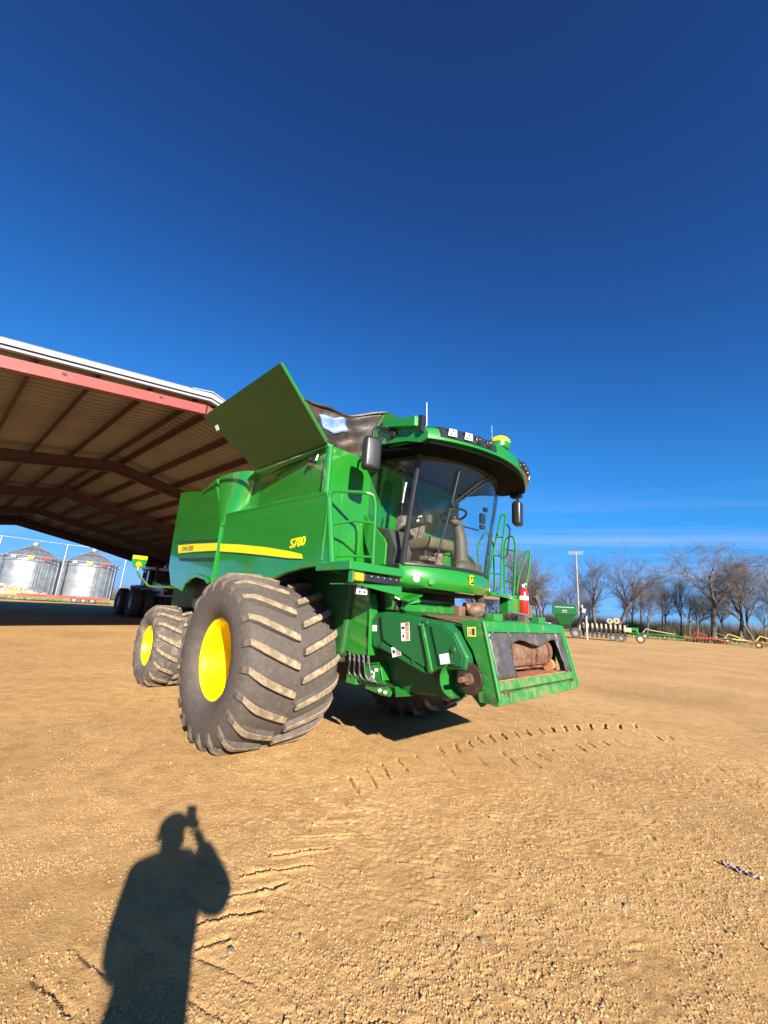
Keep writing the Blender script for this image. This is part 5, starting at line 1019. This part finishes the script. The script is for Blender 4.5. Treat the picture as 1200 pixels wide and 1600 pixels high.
for x, y, r_, m_ in ((3.0, -.45, .42, 'cream'), (.55, -.55, .35, 'galv_dark'), (1.3, -.55, .35, 'galv_dark')):
    w_ = plp('gauge_wheel', 'rubber', lathe([(r_ * .55, -.09), (r_ * .9, -.1), (r_, -.05), (r_, .05), (r_ * .9, .1), (r_ * .55, .09)], (x, y, r_), (0, 1, 0), 24, closed=True), smooth=True); plp('wheel_hub', m_, cyl((x, y - .07, r_), (x, y + .07, r_), r_ * .56, 16), parent=w_)
for x, r_ in ((.35, .28), (1.0, .32)):
    w_ = plp('folded_wheel', 'cream', lathe([(.1, -.06), (r_, -.06), (r_, .06), (.1, .06)], (x, .2, 1.98 + .1 * x), (.2, 1, 0), 20, closed=True), smooth=True, angle=40)
plp('fold_arm', 'green', tube([(.2, .3, 1.1), (.6, .3, 1.9), (1.2, .3, 2.05)], .07, 6))
def implement(name, label, cat, loc, rz, L, m, m2, kind):
    t = thing(name, label, cat, loc, rz); r5 = random.Random(hash(label) % 1000 if False else len(label))
    for y in (-.7, .7): part('frame_rail', M[m], t, box(-L / 2, L / 2, y - .07, y + .07, .62, .78))
    for k in range(int(L / 1.1) + 1):
        x = -L / 2 + .1 + k * (L - .2) / int(L / 1.1); part('cross_member', M[m], t, box(x - .07, x + .07, -.75, .75, .78, .90))
    if kind == 'disc':
        for y in (-1.0, 1.0):
            part('gang_bar', M[m2], t, tube([(-L / 2, y, .32), (L / 2, y * .7, .32)], .05, 6))
            for k in range(int(L / .35)):
                x = -L / 2 + .2 + k * .35; part('disc_blade', M['rust'], t, lathe([(0, 0), (.30, .04), (.31, .06), (.3, .07), (0, .03)], (x, y * (.85 - .15 * x / L), .31), (1, .2 * y, 0), 12))
    else:
        for k in range(int(L / .55)):
            x = -L / 2 + .3 + k * .55; y = (-.6, 0, .6)[k % 3]
            part('tine', M[m2], t, tube([(x, y, .75), (x, y + .22, .55), (x, y + .2, .2), (x, y + .02, .04)], .035, 5))
    part('mast', M[m2], t, tube([(-.6, 0, .85), (-.15, 0, 1.45), (.5, 0, 1.25), (L / 2 - .4, 0, .9)], .07, 6)); part('tongue', M[m], t, tube([(L / 2, -.5, .7), (L / 2 + 1.6, 0, .45), (L / 2, .5, .7)], .07, 6))
    for y in (-.9, .9):
        w_ = part('wheel', M['rubber'], t, lathe([(.18, -.1), (.34, -.11), (.38, -.06), (.38, .06), (.34, .11), (.18, .1)], (-.3, y, .38), (0, 1, 0), 20, closed=True), smooth=True); part('wheel_hub', M[m2], w_, cyl((-.3, y - .09, .38), (-.3, y + .09, .38), .19, 12))
    return t
M['paint_red'] = mat('faded_implement_red', (.42, .05, .025), .55, var=.25, vscale=3); M['paint_yellow'] = mat('faded_implement_yellow', (.68, .50, .12), .55, var=.2, vscale=3); M['paint_orange'] = mat('faded_implement_orange', (.42, .16, .05), .6, var=.25, vscale=3)
implement('folded_planter', 'long low green folded planter with cream ends along the lawn edge', 'planter', (40.5, 62.5, 0), -.62, 7.5, 'green', 'cream', 'tine')
implement('disc_harrow', 'red disc harrow on the grass under the big broad tree', 'disc harrow', (47.6, 62.0, 0), -.7, 3.2, 'paint_red', 'paint_red', 'disc')
implement('roller_frame', 'dark grey implement frame lying just right of the red harrow', 'implement', (50.0, 61.2, 0), -.7, 3.0, 'black_matt', 'galv_dark', 'disc')
implement('cultivator', 'yellow cultivator with curved tines right of the red harrow', 'cultivator', (54.6, 64.6, 0), -.7, 3.4, 'paint_yellow', 'paint_yellow', 'tine')
implement('ripper', 'orange and brown ripper at the right edge of the yard', 'ripper', (47.6, 51.6, 0), -.8, 2.8, 'paint_orange', 'paint_yellow', 'tine')
# ------------------------------------------------------------------ grass, brush and bare winter trees
def patch(name, outline, z, m):
    me = bpy.data.meshes.new(name); bm = bmesh.new(); vs_ = [bm.verts.new((x, y, z)) for x, y in outline]; f = bm.faces.new(vs_); f.normal_update()
    if f.normal.z < 0: f.normal_flip()
    bmesh.ops.triangulate(bm, faces=bm.faces); bm.to_mesh(me); bm.free(); return link(name, me, m)
def wob(pts, amp, seed):
    r5 = random.Random(seed); out = []
    for i in range(len(pts)):
        a, b_ = Vector(pts[i]), Vector(pts[(i + 1) % len(pts)]); n = max(2, int((b_ - a).length / 2.2)); n = min(n, 60)
        for k in range(n): p = a.lerp(b_, k / n); out.append((p.x + r5.uniform(-amp, amp), p.y + r5.uniform(-amp, amp)))
    return out
M['lawn'] = mat('winter_lawn', (.085, .115, .03), .95, col2=(.22, .19, .085), c2scale=.25, c2lo=.42, c2hi=.62, var=.3, vscale=2.5)
tag(patch('lawn', wob([(62, 54), (55, 60), (50, 60.5), (44, 63.5), (38, 70), (26, 92), (8, 110), (30, 300), (300, 300), (300, 40), (90, 30)], .5, 2), .022, M['lawn']), kind='structure')
tag(patch('grass_verge', wob([(-46, 42), (-42, 58), (-34, 66), (-20, 76), (-10, 90), (-20, 200), (-250, 200), (-250, 20), (-70, 30)], .7, 3), .022, M['lawn']), kind='structure')
def blades(n, region, hmin, hmax, w):
    V, F = [], []
    for _ in range(n):
        x, y = region(); h = rng.uniform(hmin, hmax); a = rng.uniform(0, 6.28); dx, dy = math.cos(a) * w, math.sin(a) * w; lx, ly = rng.normal(0, h * .25, 2)
        o = len(V); V += [(x - dx, y - dy, .02), (x + dx, y + dy, .02), (x + lx, y + ly, h)]; F.append((o, o + 1, o + 2))
    me = bpy.data.meshes.new('grass'); me.from_pydata(V, [], F); return me
M['grass_blade'] = mat('dry_grass', (.11, .14, .035), .9, col2=(.30, .25, .11), c2scale=.4, c2lo=.4, c2hi=.6)
def reg_r():
    t = rng.random(); px = 38 + 26 * t; py = 70 - 16 * t; o = rng.random() ** 1.5 * 14; return px + o * .6, py + o * .8
def reg_l():
    t = rng.random(); px = -45 + 30 * t; py = 52 + 20 * t; o = rng.random() * 26; return px - o * .75, py + o * .66
tag(link('grass', blades(14000, reg_r, .06, .30, .02), M['grass_blade']), 'winter grass along the right lawn edge under the implements', 'grass', kind='stuff')
tag(link('grass', blades(16000, reg_l, .08, .45, .025), M['grass_blade']), 'weedy grass verge in front of the grain bins', 'grass', kind='stuff')

M['bark'] = mat('winter_bark', (.105, .082, .066), .95, var=.3, vscale=3)
M['twig'] = mat('winter_twigs', (.125, .098, .083), .95, var=.25, vscale=.8)
def seg_ring(p, d, r, n):
    u = d.orthogonal().normalized(); w = d.cross(u); return [p + (u * math.cos(6.2832 * k / n) + w * math.sin(6.2832 * k / n)) * r for k in range(n)]
def make_tree(seed, H, spread, forks=2, upright=.5, broken=False):
    r5 = random.Random(seed); tv, tf, cv, cf = [], [], [], []
    def tubeadd(P, rad, thick):
        V, F = (tv, tf) if thick else (cv, cf); n = 6 if thick else 3; o = len(V)
        for i, p in enumerate(P):
            d = (P[min(i + 1, len(P) - 1)] - P[max(i - 1, 0)]).normalized(); V.extend(tuple(q) for q in seg_ring(p, d, rad[i], n))
        for i in range(len(P) - 1):
            for k in range(n): F.append((o + i * n + k, o + i * n + (k + 1) % n, o + (i + 1) * n + (k + 1) % n, o + (i + 1) * n + k))
    def branch(p, d, L, r, lev):
        k = 5 if lev < 2 else (4 if lev < 4 else 3); r = max(r, .010); P = [p.copy()]; rad = [r]; q = p.copy(); dd = d.copy()
        for i in range(k):
            dd = (dd + Vector((r5.gauss(0, .17), r5.gauss(0, .17), r5.gauss(.05 * upright, .08)))).normalized(); q = q + dd * (L / k); P.append(q.copy()); rad.append(max(.008, r * (1 - .62 * (i + 1) / k)))
        tubeadd(P, rad, lev < 2)
        if lev >= 5 or r < .003: return
        if lev == 0: nch = forks + 6
        else: nch = (5, 5, 4, 3, 3)[lev - 1]
        for c in range(nch):
            t = (.42 + .58 * (c + r5.random()) / nch) if lev == 0 else (.18 + .82 * (c + r5.random()) / nch)
            i = min(k - 1, int(t * k)); f = t * k - i; bp = P[i].lerp(P[i + 1], f); bd = (P[i + 1] - P[i]).normalized()
            az = r5.uniform(0, 6.283); side = bd.orthogonal().normalized(); side.rotate(Matrix.Rotation(az, 3, bd))
            ang = r5.uniform(.45, .95) * spread * (1.0 if lev else .9)
            nd = (bd * math.cos(ang) + side * math.sin(ang)); nd.z += .12 * upright; nd.normalize()
            ll = L * r5.uniform(.45, .74) * (1.05 if lev == 0 else 1) * (1.15 - .45 * t if lev == 0 else 1); branch(bp, nd, ll, rad[i] * r5.uniform(.46, .68), lev + 1)
    branch(Vector((0, 0, -.1)), Vector((r5.gauss(0, .04), r5.gauss(0, .04), 1)).normalized(), H * .60 if not broken else H * .75, H * .021, 0)
    def mk(V, F, nm):
        zs = [p[2] for p in V]; me = bpy.data.meshes.new(nm); me.from_pydata(V, [], F)
        return me
    hmax = max(p[2] for p in cv); k = H / hmax
    tm, cm = mk([tuple(c * k for c in p) for p in tv], tf, 'trunk'), mk([tuple(c * k for c in p) for p in cv], cf, 'crown')
    for me, m in ((tm, 'bark'), (cm, 'twig')):
        me.materials.append(M[m]); me.polygons.foreach_set('use_smooth', [True] * len(me.polygons))
    return tm, cm
VAR = [make_tree(11, 15, 1.15, 3, .35), make_tree(23, 15, .85, 2, .6), make_tree(37, 15, 1.0, 3, .45), make_tree(41, 15, .78, 2, .8), make_tree(59, 15, 1.05, 2, .4)]
def tree(label, x, y, H, v, rz, wide=1.0, group=None):
    t = thing('bare_tree', label, 'tree', (x, y, 0), rz, group); s = H / 15.0; t.scale = (s * wide, s * wide, s)
    link('trunk', VAR[v][0], None, t); link('crown', VAR[v][1], None, t); return t
FAR = 'bare trees of the wood line'
tree('broad spreading bare tree, largest of the wood line, above the red harrow', 55.2, 68.7, 18.2, 0, .4, 1.12)
tree('tall round-headed bare tree directly right of the utility pole', 44.5, 77.4, 18.6, 2, 1.2, 1.0)
tree('slim upright bare tree hard against the right side of the pole', 41.5, 78.0, 17.8, 3, 2.0, .95)
tree('bare tree with tawny clinging leaves behind the cab ladder', 33.0, 83.0, 18.0, 2, .2, 1.0)
tree('bare tree rising between the ladder rails', 29.0, 82.5, 18.0, 1, 2.6, 1.0)
tree('tall bare tree with heavy leaning trunk at the right picture edge', 60.8, 64.5, 17.0, 2, .9, 1.0)
tree('shorter dark bare tree with stubby trunk between pole and broad tree', 47.6, 73.4, 10.5, 4, 3.0, .85)
tree('twin-stemmed bare tree between the broad tree and the picture edge', 58.6, 67.5, 15.6, 1, .5, 1.05)
tree('bare tree just left of the utility pole crossarm', 36.8, 80.0, 13.2, 4, 1.9, .95)
r6 = random.Random(77)
for k in range(30):
    t = k / 29.0; x = 22 + 50 * t + r6.uniform(-1.5, 1.5); y = 101 - 31 * t + r6.uniform(-4, 9)
    tree('slender bare tree in the thin wood line behind the yard', x, y, r6.uniform(9, 15.5), r6.choice((1, 3, 3, 4, 2)), r6.uniform(0, 6.28), r6.uniform(.7, .95), FAR)
def brush(n, region, hmin, hmax, per):
    V, F = [], []
    for _ in range(n):
        x, y = region(); hh = rng.uniform(hmin, hmax)
        for _k in range(per):
            a = rng.uniform(0, 6.28); lean = rng.uniform(.05, .6); h = hh * rng.uniform(.5, 1.0); bx, by = x + rng.normal(0, .5), y + rng.normal(0, .5); w = rng.uniform(.015, .045)
            tx, ty = bx + math.cos(a) * lean * h, by + math.sin(a) * lean * h; o = len(V)
            V += [(bx - w, by, 0), (bx + w, by, 0), (tx, ty, h)]; F.append((o, o + 1, o + 2))
    me = bpy.data.meshes.new('brush'); me.from_pydata(V, [], F); return me
M['brush'] = mat('dry_brush', (.10, .072, .048), .95, col2=(.06, .058, .03), c2scale=.12, c2lo=.45, c2hi=.6, var=.3, vscale=.7)
def reg_b():
    t = rng.random(); return 18 + 62 * t + rng.normal(0, 1.0), 104 - 40 * t + 4 + abs(rng.normal(0, 5))
tag(link('brush', brush(1500, reg_b, 1.6, 4.6, 26), M['brush']), 'low brown brush along the foot of the wood line', 'brush', kind='stuff')
def reg_f():
    a = rng.uniform(R(-80), R(70)); d = rng.uniform(185, 230); return d * math.sin(a), d * math.cos(a)
tag(link('far_wood', brush(2600, reg_f, 3, 9, 12), M['brush']), 'thin grey far-off wood along the horizon', 'wood', kind='stuff')

# ------------------------------------------------------------------ the photographer, whose shadow lies on the yard
M['skin'] = mat('skin', (.50, .30, .21), .6); M['jacket'] = mat('dark_jacket_cloth', (.05, .055, .07), .85); M['jeans'] = mat('blue_jeans', (.05, .08, .16), .9); M['cap'] = mat('dark_cap', (.04, .04, .045), .8); M['boot'] = mat('brown_boots', (.10, .06, .035), .7)
PR = thing('person', 'person in dark jacket and jeans holding up a phone, casting the long shadow', 'person', (.09, -.45, 0))
def skin(name, m, verts, edges, radii, parent, root=0, sub=2):
    me = bpy.data.meshes.new(name); me.from_pydata([tuple(v) for v in verts], edges, []); o = link(name, me, M[m], parent)
    sk = o.modifiers.new('skin', 'SKIN'); 
    if not me.skin_vertices: bpy.context.view_layer.objects.active = o
    for i, r_ in enumerate(radii):
        d = me.skin_vertices[0].data[i]; d.radius = (r_ if isinstance(r_, tuple) else (r_, r_)); d.use_root = (i == root)
    sk.use_smooth_shade = True; su = o.modifiers.new('sub', 'SUBSURF'); su.levels = sub; su.render_levels = sub; return o
RH = Vector((.035, .40, 1.435)) - Vector((.09, -.45 + .45, 0))      # right hand near the phone (local to the person)
def L_(x, y, z): return Vector((x - .09, y + .45, z))
# body: pelvis, chest, neck, head, arms, legs as one surface
bv = [L_(.125, -.47, .98), L_(.105, -.46, 1.18), L_(.085, -.45, 1.38), L_(.06, -.42, 1.445), L_(.035, -.39, 1.485), L_(.02, -.375, 1.545), L_(.015, -.37, 1.60), L_(.015, -.375, 1.64),
      L_(.235, -.44, 1.40), L_(.315, -.27, 1.265), L_(.10, -.085, 1.415), L_(.062, -.058, 1.45),
      L_(-.09, -.46, 1.40), L_(-.09, -.42, 1.14), L_(.06, -.24, 1.07), L_(.12, -.21, 1.07),
      L_(.19, -.47, .92), L_(.20, -.45, .50), L_(.20, -.49, .09), L_(.21, -.36, .05),
      L_(-.01, -.47, .92), L_(-.03, -.44, .50), L_(-.04, -.49, .09), L_(-.05, -.36, .05)]
be = [(0, 1), (1, 2), (2, 3), (3, 4), (4, 5), (5, 6), (6, 7), (2, 8), (8, 9), (9, 10), (10, 11), (2, 12), (12, 13), (13, 14), (14, 15), (0, 16), (16, 17), (17, 18), (18, 19), (0, 20), (20, 21), (21, 22), (22, 23)]
br = [(.15, .11), (.135, .10), (.15, .105), .06, .058, (.075, .095), (.08, .10), (.06, .075), .055, .042, .030, .034, .055, .042, .030, .034, .085, .058, .042, .035, .085, .058, .042, .035]
body = skin('body', 'skin', bv, be, br, PR)
skin('jacket', 'jacket', [bv[0], bv[1], bv[2], bv[3], bv[8], bv[9], bv[10].lerp(bv[9], .1), bv[12], bv[13], bv[14], bv[0] + Vector((-.01, 0, -.20))], [(0, 1), (1, 2), (2, 3), (2, 4), (4, 5), (5, 6), (2, 7), (7, 8), (8, 9), (0, 10)], [(.175, .145), (.165, .135), (.165, .13), .075, .10, .085, .055, .085, .066, .05, (.185, .15)], PR)
skin('trousers', 'jeans', [bv[0] + Vector((0, 0, .04)), bv[16], bv[17], bv[18], bv[20], bv[21], bv[22]], [(0, 1), (1, 2), (2, 3), (0, 4), (4, 5), (5, 6)], [(.165, .125), .125, .10, .085, .125, .10, .085], PR)
part('cap', M['cap'], PR, sph(L_(.017, -.385, 1.605), (.088, .108, .075), 16, 10), prism([L_(-.06, -.29, 1.595), L_(-.03, -.235, 1.588), L_(.06, -.235, 1.588), L_(.09, -.29, 1.595)], (0, 0, .012)), smooth=True)
for x in (.205, -.045): part('boot', M['boot'], PR, loft([[L_(x - w_, y, z0), L_(x + w_, y, z0), L_(x + w_, y, z1), L_(x - w_, y, z1)] for y, w_, z0, z1 in ((-.56, .035, .0, .11), (-.52, .046, .0, .13), (-.42, .048, .0, .11), (-.32, .052, .0, .075), (-.27, .03, .005, .05))]), bevel=.015, smooth=True)
for sx in (-1, 1):
    part('ear', M['skin'], PR, sph(L_(.017 + .082 * sx, -.385, 1.54), (.012, .022, .032), 8, 6), smooth=True); part('eye', M['white'], PR, sph(L_(.02 + .032 * sx, -.288, 1.55), .012, 8, 6), smooth=True)
part('nose', M['skin'], PR, sph(L_(.02, -.277, 1.523), (.014, .022, .022), 8, 6), smooth=True); part('mouth', M['ink_red'], PR, sph(L_(.02, -.288, 1.49), (.024, .008, .006), 8, 6), smooth=True)
hand = bv[11]
for k, (dx, dy, dz, ln) in enumerate(((0, .03, .035, .062), (0, .035, .012, .07), (0, .034, -.012, .066), (0, .028, -.034, .054))):
    a = hand + Vector((.0, .01, dz * .8)); skin('finger', 'skin', [a, a + Vector((-.012, dy, dz * .25)), a + Vector((-.042, dy + .006, dz * .3)), a + Vector((-.05 - ln * .25, dy - .004, dz * .3))], [(0, 1), (1, 2), (2, 3)], [.011, .010, .009, .008], body, sub=1)
skin('thumb', 'skin', [hand + Vector((-.01, -.015, .02)), hand + Vector((-.025, -.005, .05)), hand + Vector((-.045, .008, .075))], [(0, 1), (1, 2)], [.013, .011, .009], body, sub=1)
lh = bv[15]
for dy in (-.03, -.01, .01, .03): skin('finger', 'skin', [lh + Vector((0, dy, -.02)), lh + Vector((.004, dy * 1.1, -.065)), lh + Vector((.016, dy * 1.1, -.095 + abs(dy) * .3))], [(0, 1), (1, 2)], [.011, .010, .008], body, sub=1)
skin('thumb', 'skin', [lh + Vector((0, .03, .0)), lh + Vector((.006, .055, -.03)), lh + Vector((.012, .06, -.06))], [(0, 1), (1, 2)], [.012, .010, .009], body, sub=1)
# the phone in the raised hand, just behind the lens
PH = thing('phone', 'dark phone held upright in the raised hand of the photographer', 'phone', (0, 0, 0))
PH.matrix_world = Matrix(((rgt.x, upv.x, -fwd.x, 0), (rgt.y, upv.y, -fwd.y, 0), (rgt.z, upv.z, -fwd.z, CAM_H), (0, 0, 0, 1)))
part('case', M['black'], PH, box(-.045, .031, -.115, .043, .012, .021), bevel=.004); part('screen', M['lamp_dark'], PH, box(-.042, .028, -.110, .038, .0212, .0218)); part('lens', M['lamp_dark'], PH, cyl((0, 0, .0118), (0, 0, .009), .009, 14))
